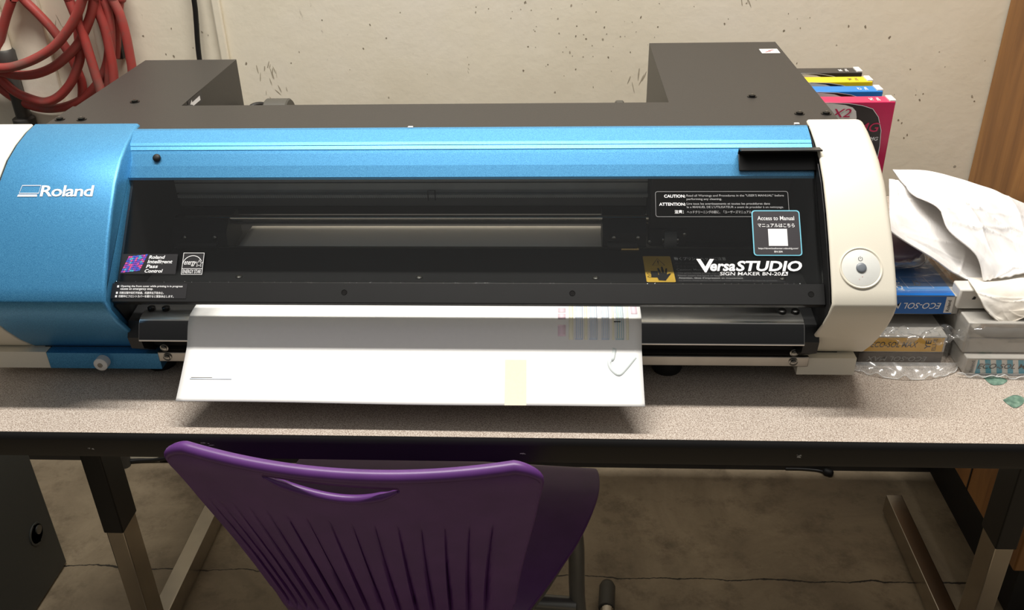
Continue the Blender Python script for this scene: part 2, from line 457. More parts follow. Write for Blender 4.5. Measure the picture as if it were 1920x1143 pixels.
# tall wooden cabinet on a black plinth
wc = thing('wooden_cabinet', 'tall varnished wooden cabinet on a recessed black plinth at the right end of the table', 'cabinet', (1.1, .62, FLOOR))
b = MB().box(.80, 1.5, .363, .853, -.547, 1.85, 'varnished_wood'); b.build('body', wc, bevel=.003)
b = MB().box(.868, 1.5, .45, .853, FLOOR, -.547, 'plinth_black'); b.build('plinth', wc)
b = MB().box(.7985, .8005, .565, .568, -.547, 1.2, 'plinth_black'); b.build('panel_seam', wc)

# dark grey pedestal cabinet at the left end of the table
pc = thing('pedestal_cabinet', 'dark grey metal pedestal cabinet standing on the floor left of the table', 'cabinet', (-1.17, .18, FLOOR))
MB().box(-1.40, -.9517, -.18, .527, FLOOR + .003, -.06, 'cabinet_grey').build('body', pc, bevel=.004)
lk = MB()
lk.tube([(-.9505 + d, .4722, -.608) for d in (-.001, .0008, .0008, -.0006)], [.0225, .0225, .019, .018], 'cabinet_grey', 28)
lk.cyl((-.9517, .478, -.603), (-.947, .478, -.603), .009, 'lock_metal', 18)
lk.build('lock', pc, smooth=40, label='round lock recess')

# ------------------------------------------------------------------ table
tb = thing('work_table', 'long work table with speckled beige laminate top, black edge and chrome legs', 'table', (0, .38, FLOOR))
MB().box(-.772, .772, .0015, .667, -.031, 0, 'speckled_laminate').build('tabletop', tb)
e = MB()
prof = [(0.0, -.0015), (-.0018, -.004), (-.0026, -.009), (-.0026, -.026), (-.0016, -.031), (.002, -.0335), (.010, -.0335), (.010, -.031), (.0015, -.031), (.0015, -.0004), (.0009, -.0002)]
e.prism(prof, -.775, .775, 'edge_black')
e.box(-.775, -.772, .0015, .67, -.0335, -.0006, 'edge_black'); e.box(.772, .775, .0015, .67, -.0335, -.0006, 'edge_black'); e.box(-.775, .775, .667, .67, -.0335, -.0006, 'edge_black')
def scuffmark(x, z, wd, ht, n, seed):
    rnd = random.Random(seed)
    for k in range(n):
        xx = x + rnd.uniform(-wd / 2, wd / 2); zz = z + rnd.uniform(-ht / 2, ht / 2); a = rnd.uniform(.002, .007); h_ = rnd.uniform(.0005, .0014)
        e.add([(xx, -.00275, zz), (xx + a, -.00275, zz + rnd.uniform(-.001, .001)), (xx + a * .7, -.00275, zz + h_), (xx + .0005, -.00275, zz + h_ * .8)], [(0, 1, 2, 3)], 'scuff')
scuffmark(-.356, -.0125, .03, .006, 12, 3); scuffmark(.000, -.019, .008, .001, 3, 5); scuffmark(.2965, -.017, .0015, .005, 4, 6); scuffmark(-.475, -.02, .02, .002, 3, 8)
e.build('edge_band', tb, smooth=40, label='black plastic edge moulding with scuffs')
for sx in (-1, 1):
    x0, x1 = (.7228, .7546) if sx > 0 else (-.702, -.670)
    lg = MB().box(x0 + .001, x1 - .001, .3065, .3545, FLOOR + .047, -.41, 'chrome').build('leg', tb, bevel=.002, label='chrome leg column')
    MB().box(x0 - .0005, x1 + .0005, .303, .358, -.441, -.0335, 'leg_black').build('leg_sleeve', lg, bevel=.002, label='black upper sleeve')
    MB().box(x0, x1, .045, .715, FLOOR + .006, FLOOR + .05, 'chrome').build('foot_bar', tb, bevel=.0015, label='chrome floor bar')
MB().box(-.70, .75, .30, .36, -.060, -.0335, 'leg_black').build('cross_rail', tb)

# ------------------------------------------------------------------ printer
pr = thing('sign_printer', 'large blue, white and black roll-fed sign printer with a clear slanted cover on the table', 'printer', (-.13, .30, 0))
H = .266
# outline of the caps seen from the side: upper face, crease, receding lower face
CAP = [(.252, .2695), (.232, .267), (.206, .2608), (.180, .2512), (.152, .2345), (.124, .2110), (.099, .1865), (.080, .1655), (.065, .148), (.0565, .1362)]
LOW = [(.0560, .1325), (.0600, .119), (.0690, .101), (.0840, .079), (.1010, .0575), (.1200, .038)]
def cap_mesh(mb, x0, x1, mat, r0, r1, back=.262, big=None, steps=6, flare=0.0, taper=0.0):
    """side cap: the outline swept along x, its two edges rounded (r1 per outline point at the x1 side when big is given)"""
    front = CAP + LOW; n = len(front)
    nor = []
    for i in range(n):
        a = front[max(i - 1, 0)]; c = front[min(i + 1, n - 1)]
        d = Vector((c[0] - a[0], c[1] - a[1])).normalized(); nor.append(Vector((-d.y, d.x)) * -1)
    # normal must point forward/up (negative y or positive z)
    nor = [q if (q.x < 0 or q.y > .5) else -q for q in nor]
    cols = []
    s0 = 1 if x1 > x0 else -1
    def ring(fn): cols.append([fn(i) for i in range(n)])
    for k in range(steps + 1):
        t = PI / 2 * k / steps
        ring(lambda i: (x0 + s0 * r0 * (1 - math.cos(t)), front[i][0] - nor[i].x * r0 * (1 - math.sin(t)), front[i][1] - nor[i].y * r0 * (1 - math.sin(t))))
    for k in range(steps + 1):
        t = PI / 2 * k / steps
        def f(i):
            R = big[i] if big else r1
            return (x1 - s0 * R * (1 - math.sin(t)), front[i][0] - nor[i].x * R * (1 - math.cos(t)), front[i][1] - nor[i].y * R * (1 - math.cos(t)))
        ring(f)
    if flare:
        # the inner edge sweeps inwards towards the foot
        for c in cols[:steps + 1]:
            for i in range(len(CAP), n):
                x, y, z = c[i]; q = (i - len(CAP) + 1) / len(LOW); c[i] = (x - s0 * flare * q * q, y, z)
    if taper:
        for c in cols[:steps + 1]:
            for i in range(8):
                x, y, z = c[i]; c[i] = (x + s0 * taper * (1 - i / 8) ** 1.3, y, z)
    # the end face sits a little inside the edge
    cols.insert(0, [(x0 + s0 * .0035, front[i][0] - nor[i].x * (r0 + .004), front[i][1] - nor[i].y * (r0 + .004)) for i in range(n)])
    m = len(cols); vs = [p for c in cols for p in c]
    fs = []
    for a in range(m - 1):
        for i in range(n - 1):
            q = (a * n + i, a * n + i + 1, (a + 1) * n + i + 1, (a + 1) * n + i); fs.append(q if s0 < 0 else q[::-1])
    # ends and back
    b0 = len(vs); vs += [(cols[0][0][0], back, .036), (cols[-1][-1][0], back, .036)]
    e0 = tuple(range(n)) + (b0,); e1 = tuple((m - 1) * n + i for i in range(n)) + (b0 + 1,)
    fs += [e0 if s0 > 0 else e0[::-1], e1[::-1] if s0 > 0 else e1]
    top = tuple(a * n for a in range(m)); bot = tuple(a * n + n - 1 for a in range(m))
    q = top + (b0 + 1, b0); fs.append(q if s0 > 0 else q[::-1])
    q = bot + (b0 + 1, b0); fs.append(q[::-1] if s0 > 0 else q)
    mb.add(vs, fs, mat)
nC = len(CAP) + len(LOW)
bigR = [.012, .013, .014, .013, .010, .008, .006, .005, .005, .005] + [.004] * len(LOW)
cr = MB(); cap_mesh(cr, .3265, .3935, 'white_plastic', .003, .005, big=bigR, flare=.010)
cr.box(.316, .381, .1075, .21, .014, .0365, 'white_plastic')
capR = cr.build('end_cap', pr, smooth=42, label='white right end cap')
# greyish smudge on the cap is left to the plastic; control panel on its face
pp = Plane((.3572, .0800, .1662), (1, 0, 0), (0, .0178, .0195))
pn = MB()
R0 = .0208
ringp = [(R0 * math.cos(a * 2 * PI / 48), R0 * math.sin(a * 2 * PI / 48)) for a in range(48)]
def rings(mb, pl, prof, mat, n=48, cx=0, cy=0, cap=True):
    vs = []; fs = []
    for r_, d in prof: vs += [pl.at(cx + r_ * math.cos(k * 2 * PI / n), cy + r_ * math.sin(k * 2 * PI / n), d) for k in range(n)]
    for i in range(len(prof) - 1): fs += [(i * n + k, (i + 1) * n + k, (i + 1) * n + (k + 1) % n, i * n + (k + 1) % n)[::-1] for k in range(n)]
    if cap: fs.append(tuple((len(prof) - 1) * n + k for k in range(n)))
    mb.add(vs, fs, mat)
rings(pn, pp, [(.0226, -.0030), (.0222, .0004), (.0214, .0007), (.0204, .0002), (.0200, -.0002), (.0196, .0001)], 'white_plastic')
rings(pn, pp, [(.0196, .0001), (.0194, .0002)], 'panel_white')
pn.line(pp, arc(-.0003, .0098, .0021, 120, 420, 20), .0004, 'ink_black', .0006); pn.line(pp, [(-.0003, .0098), (-.0003, .0128)], .0004, 'ink_black', .0006)
pn.rect(pp, .0002, -.0098, .0008, -.0092, 'red_ink', .0006); pn.rect(pp, -.0030, -.0125, -.0025, -.0120, 'red_ink', .0006)
pn.build('power_panel', capR, smooth=40)
bt = MB(); rings(bt, pp, [(.0053, .0), (.0053, .0012), (.0046, .0018), (.0025, .0022)], 'button_grey', 32, 0, 0)
bt.build('power_button', capR, smooth=60, label='grey round power button')

cb = MB(); cap_mesh(cb, -.4495, -.5900, 'metallic_blue', .004, .002, taper=.011, flare=.010)
cb.box(-.5665, -.430, .1055, .20, .0155, .037, 'metallic_blue')
side = cb.build('side_cover', pr, smooth=42, label='metallic blue left cover')
lp = Curved(-.5668, [(.124, .2110), (.152, .2345), (.180, .2512), (.206, .2608)])
LV = .0187
lt = MB()
# emblem: slanted open rectangle over a solid bar, then the maker's lettering
lt.line(lp, [(.0040, LV + .0042), (.0266, LV + .0042), (.0272, LV + .0140), (.0056, LV + .0140)], .0009, 'ink_white', .0006, True)
lt.poly(lp, [(.0025, LV), (.0255, LV), (.0250, LV + .0026), (.0032, LV + .0026)], 'ink_white', .0006)
lt.text('Roland', lp, .0285, LV, .0605, .0140, 'ink_white', .0006, .018, 0, 0, .92)
lt.build('lettering', side, label='white maker lettering and emblem')
th = MB(); th.tube([(-.4989, .1056, .0265), (-.4989, .0965, .0265), (-.4989, .0955, .0265)], [.0082, .0082, .0070], 'clip_white', 28)
th.cyl((-.4989, .0955, .0265), (-.4989, .0948, .0265), .003, 'screw_steel', 14)
th.build('thumb_screw', side, smooth=40, label='white thumb screw')

cl = MB(); cap_mesh(cl, -.5920, -.668, 'white_plastic', .002, .005, big=bigR)
cl.box(-.655, -.5685, .108, .21, .014, .0365, 'white_plastic')
cl.build('end_cap', pr, smooth=42, label='white left end cap')

# folded black sheet-metal top with its two rear boxes
tp = MB()
tp.box(-.582, .366, .2385, .3329, H - .004, H, 'black_sheet_metal')
topp = tp.build('top_plate', pr)
lb = MB().box(-.578, -.4395, .3329, .5588, .030, H, 'black_sheet_metal').build('rear_box', pr, label='black rear housing on the left')
rb = MB().box(.177, .366, .3329, .6309, .030, H, 'black_sheet_metal').build('rear_box', pr, label='black rear housing on the right')
def screw(x, y, z, parent, r=.0042):
    s = MB(); s.tube([(x, y, z), (x, y, z + .0008), (x, y, z + .0008), (x, y, z + .0022), (x, y, z + .0030)], [r * 1.45, r * 1.45, r, r * .95, r * .55], 'screw_black', 18)
    s.cyl((x, y, z + .0028), (x, y, z + .0033), r * .35, 'screw_steel', 8)
    return s.build('screw', parent, smooth=50)
for x, y in ((-.5730, .2800), (-.5452, .2793), (.3259, .2846), (.3568, .284)): screw(x, y, H, topp)
screw(-.5075, .3503, H, lb); screw(.2826, .354, H, rb)
for x, y in ((-.1317, .2395), (.3137, .2440), (-.572, .2445)):
    MB().box(x - .003, x + .003, y - .002, y + .002, H - .001, H + .0022, 'clip_white').build('clip', topp, bevel=.0005, label='tiny white clip')
wp = Plane((.3339, .5640, H), (1, 0, 0), (0, 1, 0))
wl = MB().rect(wp, 0, 0, .0262, .0240, 'ink_white', .0003)
for cx in (.0085, .0175): wl.line(wp, arc(cx, .012, .0058, 0, 360, 24)[:-1], .0008, 'ink_grey', .0005, True)
wl.line(wp, [(.006, .005), (.020, .019)], .0016, 'red_ink', .0006)
wl.build('pictogram_label', rb, label='small white pictogram sticker')
# arrow sticker and lever on the inner wall of the left rear housing
ap = Plane((-.4394, .345, .2), (0, 1, 0), (0, 0, 1))
al = MB().rect(ap, .008, .050, .058, .0655, 'label_dark', .0004)
al.poly(ap, [(.0215, .0548), (.050, .0545), (.050, .0605), (.0215, .0600), (.0215, .0635), (.010, .0575), (.0215, .0515)], 'ink_white', .0007)
al.build('arrow_label', lb, label='dark sticker with white arrow')
MB().box(-.4394, -.431, .338, .352, .24, .262, 'black_plastic').build('lever', lb, bevel=.002)
# roll flanges behind the plate
for x, y, r_ in ((-.353, .45, .033), (.124, .45, .027)):
    f_ = MB(); wdt = .034 if x < 0 else .012
    f_.tube([(x - wdt / 2, y, .205), (x - wdt / 2 + .002, y, .205), (x + wdt / 2 - .002, y, .205), (x + wdt / 2, y, .205)], [r_ - .002, r_, r_, r_ - .002], 'cap_grey', 36)
    f_.cyl((x - wdt / 2 - .003, y, .205), (x + wdt / 2 + .003, y, .205), r_ * .45, 'rubber', 20)
    f_.build('roll_flange', pr, smooth=40, label='grey roll holder flange')
MB().cyl((-.4395, .45, .205), (.177, .45, .205), .006, 'screw_steel').build('roll_shaft', pr, smooth=40)

# chassis: floor, ends and back inside
ch = MB()
ch.box(-.575, .362, .120, .560, .030, .040, 'inner_black');
inner = [(y + .006, z - .004) for y, z in CAP + LOW] + [(.335, .040), (.335, .258)]
ch.prism(inner, .3252, .3264, 'inner_black'); ch.prism([(.078, .117), (.190, .229), (.215, .250), (.335, .258), (.335, .040), (.126, .038)], -.4525, -.4500, 'inner_black')
ch.box(-.449, .327, .3345, .338, .115, .262, 'inner_black'); ch.box(-.449, .327, .3345, .338, .04, .09, 'inner_black')
ch.build('chassis', pr)
# rail beam with grey face, toothed belt, guide rods
rbm = MB()
rbm.box(-.449, .152, .286, .300, .166, .222, 'inner_grey'); rbm.box(-.449, .152, .290, .300, .146, .166, 'inner_dark_grey'); rbm.box(-.449, .152, .282, .300, .222, .240, 'inner_grey')
rbm.box(-.449, .152, .284, .288, .1795, .1800, 'inner_dark_grey')
beam = rbm.build('rail_beam', pr, bevel=.0008)
for x in (-.405, -.0996):
    bp_ = Plane((x, .2858, .190), (1, 0, 0), (0, 0, 1)); s_ = MB()
    s_.poly(bp_, [(-.008, .004), (-.004, -.006), (.004, -.006), (.008, .004), (.005, .007), (-.005, .007)], 'inner_black', .0004)
    rings(s_, bp_, [(.0042, .0004), (.0040, .0022), (.0025, .0028)], 'screw_steel', 16); s_.build('screw', beam, smooth=50)
bl = MB(); bl.box(-.445, .152, .278, .284, .1625, .1665, 'inner_grey')
x = -.44
while x < .148: bl.box(x, x + .0013, .2765, .2785, .1625, .1665, 'inner_grey'); x += .0030
bl.build('toothed_belt', pr)
hk = MB(); hp = Plane((-.118, .2758, .1625), (1, 0, 0), (0, 0, 1))
hk.line(hp, [(-.0045, -.003), (-.0045, .0105), (.0045, .0105), (.0045, -.003)], .0016, 'rubber', .0003); hk.build('belt_clip', pr)
MB().cyl((-.449, .270, .1375), (.154, .270, .1375), .0042, 'steel_rod', 20).build('guide_rod', pr, smooth=40, label='bright steel guide rod')
MB().box(-.449, .154, .2675, .2700, .1312, .1332, 'aluminium_bar').build('guide_strip', pr)
MB().box(-.449, .154, .276, .290, .127, .1308, 'inner_black').build('cutter_guard', pr)
# platen below the sheet, shelf in front
MB().box(-.449, .322, .150, .334, .080, .0925, 'inner_black').build('platen', pr)
sh = MB(); sh.prism([(.2440, .1075), (.2430, .1085), (.1520, .1085), (.1500, .1070), (.1520, .1055), (.2440, .1055)], -.448, .326, 'black_satin')
sh.box(-.448, .326, .2440, .2475, .1060, .1090, 'aluminium_bar')
shelf = sh.build('inner_shelf', pr, label='black shelf behind the cover')
sp = Plane((.1438, .1535, .1085), (1, 0, 0), (0, 1, 0))
for x in (-.3390, -.1225, .0850, .300):
    s_ = MB(); rings(s_, Plane((x, .1640, .1085), (1, 0, 0), (0, 1, 0)), [(.0042, .0), (.0040, .0015), (.0028, .0020), (.0024, .0008)], 'screw_steel', 18); s_.build('screw', shelf, smooth=50)
wn = MB()
wn.rrect(sp, 0, .001, .0335, .068, .002, 'label_yellow', .0004)
wn.line(sp, [(.010, .0430), (.0245, .0430), (.0172, .0610)], .0011, 'ink_black', .0007, True)
wn.rect(sp, .0167, .0490, .0178, .0555, 'ink_black', .0007); wn.rect(sp, .0167, .0455, .0178, .0472, 'ink_black', .0007)
# hand and print head pictogram
wn.poly(sp, [(.0065, .012), (.0150, .012), (.0150, .028), (.0065, .028)], 'ink_black', .0007)
wn.line(sp, arc(.0045, .014, .0022, 0, 360, 14)[:-1], .0006, 'ink_black', .0008, True); wn.line(sp, arc(.0045, .022, .0022, 0, 360, 14)[:-1], .0006, 'ink_black', .0008, True)
wn.poly(sp, [(.014, .005), (.022, .004), (.0255, .012), (.0300, .022), (.0270, .0215), (.0250, .019), (.0265, .035), (.0245, .0345), (.0225, .022), (.0215, .039), (.0195, .039), (.0190, .022), (.0165, .036), (.0148, .035), (.0155, .019), (.0130, .013)], 'ink_black', .0009)
wn.rect(sp, .0350, .001, .158, .068, 'label_black', .0003)
for v_, h_, wd, s_, m_ in ((.0565, .0085, .062, '動くプリントヘッドに注意', 'ink_white'), (.0460, .0062, .095, 'カバーの中は、プリントヘッドが高速で動いています', 'ink_dim'), (.0370, .0062, .056, 'すきまから手を入れないこと', 'ink_dim'),
                           (.0280, .0070, .060, 'Caution: Moving print heads', 'ink_grey'), (.0205, .0058, .092, 'The print heads inside the cover move at high speed.', 'ink_dim'), (.0135, .0058, .074, 'Never insert the hand or fingers into the gap.', 'ink_dim'),
                           (.0075, .0060, .074, 'Attention, têtes d’impression en mouvement', 'ink_grey'), (.0022, .0046, .112, 'Le chariot d’impression se déplace à haute vitesse derrière le capot et présente', 'ink_dim')):
    wn.text(s_, sp, .0375, v_, wd, h_, m_, .0006, .008)
wn.build('warning_label', shelf, label='yellow and black moving parts warning label')
# docking housing at the right, pinch rollers
MB().box(.1535, .322, .262, .300, .108, .258, 'inner_black').build('dock_housing', pr, bevel=.002)
for x0, x1 in ((-.4485, -.378), (.0960, .150)):
    q = MB()
    q.prism([(.300, .140), (.262, .140), (.246, .128), (.244, .112), (.256, .100), (.300, .102)], x0, x1, 'inner_black')
    q.cyl((x0 + .006, .2435, .112), (x1 - .012, .2435, .112), .006, 'rubber', 18)
    rm = q.build('pinch_roller', pr, smooth=35, label='black pinch roller unit')
    for k in (.25, .8):
        xx = lerp(x0, x1, k); s_ = MB(); rings(s_, Plane((xx, .2435, .1235), (1, 0, 0), (0, .3, 1)), [(.003, .0), (.003, .003), (.0018, .004)], 'screw_steel', 14); s_.build('screw', rm, smooth=50)
q = MB(); q.cyl((.1190, .240, .1090), (.1405, .240, .1090), .0032, 'brass', 16); q.build('roller_pin', pr, smooth=40, label='brass pin')
q = MB(); q.cyl((.172, .252, .1165), (.187, .252, .1165), .0105, 'inner_dark_grey', 24); q.cyl((.170, .252, .1165), (.190, .252, .1165), .0035, 'screw_steel', 14)
q.box(.155, .200, .256, .262, .106, .128, 'inner_black'); q.build('cam_wheel', pr, smooth=40)
for x, z in ((.1975, .1225), (.1545, .112), (.1885, .111)):
    s_ = MB(); rings(s_, Plane((x, .2555, z), (1, 0, 0), (0, 0, 1)), [(.0028, .0), (.0028, .0022), (.0015, .003)], 'screw_steel', 14); s_.build('screw', pr, smooth=50)

# metallic blue top band
bd = MB()
bprof = [(.2390, .2672), (.2340, .2668), (.2130, .2590), (.2092, .2567), (.2088, .2548), (.2083, .2562), (.2040, .2534), (.2035, .2514), (.2028, .2526), (.1895, .2394), (.1800, .2290), (.1800, .2260), (.1920, .2360), (.2070, .2500), (.2390, .2610)]
bd.prism([(y, z) for y, z in bprof], -.4600, .3238, 'metallic_blue')
bandp = bd.build('top_band', pr, label='metallic blue band above the cover')
# front cover: clear pane, black strip, handle, labels
WP = Plane((0, .0725, .125), (1, 0, 0), (0, .1275, .125))
pane = MB().pbox(WP, -.4502, .3248, .0240, .1782, -.0015, .0012, 'clear_acrylic')
fc = pane.build('front_cover', pr, bevel=.0006, label='clear hinged acrylic cover')
st = MB().pbox(WP, -.4505, .3249, .0, .0238, -.008, .0016, 'black_satin')
strip = st.build('cover_strip', fc, bevel=.0008, label='black lower strip')
for u_ in (-.1916, .0569, .3101):
    s_ = MB(); rings(s_, Plane(WP.at(u_, .0123, .0016), WP.u, WP.v), [(.0033, .0), (.0031, .0004), (.0026, .0004), (.0024, .0001)], 'screw_black', 24); s_.build('screw', fc, smooth=30)
hd = MB()
hd.pbox(WP, .2412, .3275, .1545, .1765, .0012, .0030, 'black_plastic')
hd.add([WP.at(u, v, d) for u in (.2408, .3290) for v, d in ((.1765, .0012), (.1790, .0100), (.1705, .0205), (.1690, .0195), (.1770, .0095), (.1745, .0012))],
       [(0, 1, 7, 6), (1, 2, 8, 7), (2, 3, 9, 8), (3, 4, 10, 9), (4, 5, 11, 10), (5, 0, 6, 11), (5, 4, 3, 2, 1, 0), (6, 7, 8, 9, 10, 11)], 'black_plastic')
hd.build('handle', fc, bevel=.0006, label='black flip-up handle')
bs = MB(); rings(bs, Plane(WP.at(-.4215, .1731, .0012), WP.u, WP.v), [(.0046, 0), (.0046, .0014), (.0036, .0030), (.0015, .0036)], 'rubber', 24); bs.build('rubber_stop', fc, smooth=60)
# sticker: pass control
s1 = MB(); s1.rrect(WP, -.446, .0326, -.3822, .0560, .001, 'label_black', .0016)
rnd = random.Random(4)
pal = ['mosaic_blue', 'mosaic_purple', 'mosaic_pink', 'mosaic_teal', 'mosaic_blue', 'mosaic_purple']
for j in range(8):
    for i in range(9):
        u0 = -.4445 + i * .0024 + j * .00085; v0 = .0340 + j * .00245 + i * .00028 - (i % 2) * .0003
        s1.poly(WP, [(u0, v0), (u0 + .0022, v0 + .0003), (u0 + .0028, v0 + .0023), (u0 + .0006, v0 + .0020)], pal[rnd.randrange(6)], .0019)
for k, t_ in enumerate(('Roland', 'Intelligent', 'Pass', 'Control')):
    s1.text(t_, WP, -.4148 - k * .0009, (.0502, .0436, .0394, .0340)[k], (.0185, .0285, .0135, .0205)[k], (.0040, .0054, .0040, .0040)[k], 'ink_white', .0020, .022, .2)
s1.build('pass_control_label', fc, label='black sticker with coloured mosaic')
# sticker: energy star
s2 = MB()
a, c_, d, e_ = -.3756, .0322, -.3524, .0572
s2.rect(WP, a, c_, d, e_, 'label_black', .0015)
s2.line(WP, [(a, c_), (d, c_), (d, e_), (a, e_)], .0007, 'ink_white', .0019, True); s2.line(WP, [(a, .0388), (d, .0388)], .0006, 'ink_white', .0019)
s2.text('ENERGY STAR', WP, a + .0013, .0334, .0206, .0042, 'ink_white', .0019, .008)
s2.line(WP, arc(-.3645, .0430, .0110, 25, 172, 20), .0007, 'ink_white', .0019)
s2.text('energy', WP, a + .0018, .0415, .0135, .0060, 'ink_white', .0019, .006, .35)
star = []
for k in range(10):
    r_ = .0045 if k % 2 == 0 else .0019; an = math.radians(90 + 36 * k); star.append((-.3568 + r_ * math.cos(an), .0448 + r_ * math.sin(an)))
s2.line(WP, star, .0006, 'ink_white', .0020, True)
s2.build('efficiency_label', fc, label='white outlined energy label')
# caution print
s3 = MB()
s3.line(WP, rr(.1485, .1003, .2930, .1300, .0025), .0004, 'ink_grey', .0016, True)
for v_, l_, u_, wd, ht in ((.1228, 'CAUTION:', .1580, .0232, .0036), (.1132, 'ATTENTION:', .1524, .0288, .0036), (.1040, '注意：', .1690, .0100, .0042)):
    s3.text(l_, WP, u_, v_, wd, ht, 'ink_white', .0016, .02)
for v_, t_, wd, ht in ((.1232, 'Read all Warnings and Procedures in the "USER’S MANUAL" before', .1060, .0034), (.1192, 'performing any cleaning.', .0385, .0032),
                       (.1136, 'Lire tous les avertissements et toutes les procédures dans', .0905, .0033), (.1096, 'le « MANUEL DE L’UTILISATEUR » avant de procéder à un nettoyage.', .1050, .0033),
                       (.1040, 'ヘッドクリーニングの前に、「ユーザーズマニュアル」を必ずお読みください', .1020, .0036)):
    s3.text(t_, WP, .1825, v_, wd, ht, 'ink_grey', .0016, .012)
s3.build('caution_print', fc, label='white caution print in a thin frame')
# manual sticker (its square code left out: plain white patch)
s4 = MB()
s4.rrect(WP, .2522, .0552, .3040, .1076, .0035, 'label_cyan', .0019); s4.rrect(WP, .2534, .0564, .3028, .1064, .0028, 'label_dark', .0022)
s4.text('Access to Manual', WP, .2582, .0958, .0395, .0048, 'ink_white', .0025, .014)
s4.text('マニュアルはこちら', WP, .2582, .0876, .0395, .0045, 'ink_white', .0025, .014)
s4.rect(WP, .2688, .0662, .2892, .0858, 'ink_white', .0025)
s4.text('https://downloadcenter.rolanddg.com/', WP, .2574, .0618, .0425, .0026, 'ink_white', .0025, .004)
s4.text('BN-20A', WP, .2742, .0586, .0090, .0021, 'ink_white', .0025, .008)
s4.build('manual_label', fc, label='dark sticker with light blue border')
# product lettering
s5 = MB()
s5.text('V', WP, .1905, .0362, .0190, .0152, 'ink_white', .0018, .03, .0); s5.text('ersa', WP, .2050, .0376, .0270, .0085, 'ink_white', .0018, .03, .2)
s5.text('STUDIO', WP, .2325, .0376, .0702, .0118, 'ink_white', .0018, .032, .2)
s5.text('SIGN MAKER BN-20', WP, .2152, .0329, .0645, .0038, 'ink_white', .0018, .022, .1)
s5.poly(WP, [(.2800, .0327), (.2866, .0327), (.2876, .0370), (.2816, .0370)], 'ink_white', .0018); s5.text('A', WP, .2814, .0332, .0048, .0034, 'ink_black', .0021, .02, .1)
s5.build('product_lettering', fc, label='white product lettering')
s6 = MB(); s6.rect(WP, -.4518, .0042, -.3672, .0214, 'label_black', .0020)
for v_, t_, wd, u_ in ((.0164, 'Opening the front cover while printing is in progress', .0700, 0), (.0131, 'causes an emergency stop.', .0370, 0), (.0090, '印刷过程中如打开前盖，机器将会紧急停止。', .0500, -.0004), (.0050, '印刷中にフロントカバーを開けると緊急停止します。', .0620, -.0008)):
    s6.text(t_, WP, -.4420 + u_, v_, wd, .0029, 'ink_white', .0024, .012)
    if 'causes' not in t_: s6.rect(WP, -.4460 + u_, v_ + .0002, -.4438 + u_, v_ + .0026, 'ink_white', .0024)
s6.build('stop_notice', fc, label='black notice with white text')

# sheet apron, cross bars, feet
apn = MB()
apn.prism([(.200, .0945), (.112, .0960), (.0955, .0952), (.0895, .0935), (.0855, .0895), (.0762, .0735), (.0765, .0722), (.0790, .0735), (.0875, .0885), (.0955, .0925), (.112, .0935), (.200, .0915)], -.4335, .3105, 'aluminium')
apn.prism([(.0880, .0928), (.0850, .0898), (.0760, .0746), (.0768, .0744), (.0858, .0886), (.0888, .0918)], -.4330, .3100, 'apron_black')
apn.build('apron', pr, smooth=25, label='brushed aluminium output apron')
sk = MB(); sk.prism([(.112, .090), (.110, .062), (.104, .058), (.112, .0445), (.16, .0445), (.16, .09)], -.4485, .3260, 'inner_black')
for x0, x1 in ((-.4485, -.4338), (.3108, .3275)): sk.prism([(.122, .094), (.092, .090), (.081, .074), (.084, .058), (.108, .041), (.122, .041)], x0, x1, 'inner_black')
sk.build('lower_skirt', pr)
MB().box(-.430, .3265, .1030, .1080, .0275, .0405, 'aluminium_bar').build('cross_bar', pr, bevel=.001, label='aluminium cross bar')
for x, z in ((-.4195, .0475), (-.4185, .0345), (.3085, .047), (.3090, .0345)):
    s_ = MB(); rings(s_, Plane((x, .1028, z), (1, 0, 0), (0, 0, 1)), [(.0050, 0), (.0050, .0012), (.0036, .0016), (.0034, .0030), (.002, .0036)], 'screw_steel', 20); s_.build('screw', pr, smooth=50)
for x in (-.4260, -.4090, .2900, .3045):
    s_ = MB(); s_.tube([(x, .1080, .0955), (x, .1080, .0990), (x, .1080, .1000)], [.0045, .0045, .003], 'screw_black', 16); s_.build('screw', pr, smooth=50)
for x, y in ((-.4460, .1400), (.1714, .1390), (-.4305, .50), (.27, .50)):
    q = MB(); q.tube([(x, y, 0), (x, y, .004), (x, y, .022), (x, y, .0305)], [.0165, .0180, .0175, .0185], 'rubber', 28); q.build('foot', pr, smooth=40, label='black rubber foot')

# ------------------------------------------------------------------ printed sheet
pth = smoothpath([(0, .334, .0970), (0, .26, .0965), (0, .17, .0968), (0, .118, .0982), (0, .1005, .0978), (0, .0910, .0960), (0, .0825, .0893), (0, .0722, .0740), (0, .0640, .0660), (0, .0400, .0485), (0, .0165, .0325)], 5)
def sheet(u, v):
    k = v * (len(pth) - 1); i = min(int(k), len(pth) - 2); p = pth[i].lerp(pth[i + 1], k - i)
    x = lerp(-.3757, .1335, u)
    wv = .0008 * math.sin(u * 9) * max(0, (.07 - p.y) / .07) + .0010 * max(0, u - .9) * 10 * max(0, (.05 - p.y) / .05)
    y = p.y - (.0030 * u if p.y < .06 else 0) * max(0, (.06 - p.y) / .06)
    return Vector((x + (.0015 * (1 if u > .5 else -1) * max(0, (.07 - p.y) / .07)), y, p.z + wv))
ps = MB(); ps.grid(sheet, 60, len(pth) - 1, 'paper_white')
vlen = len(pth) - 1
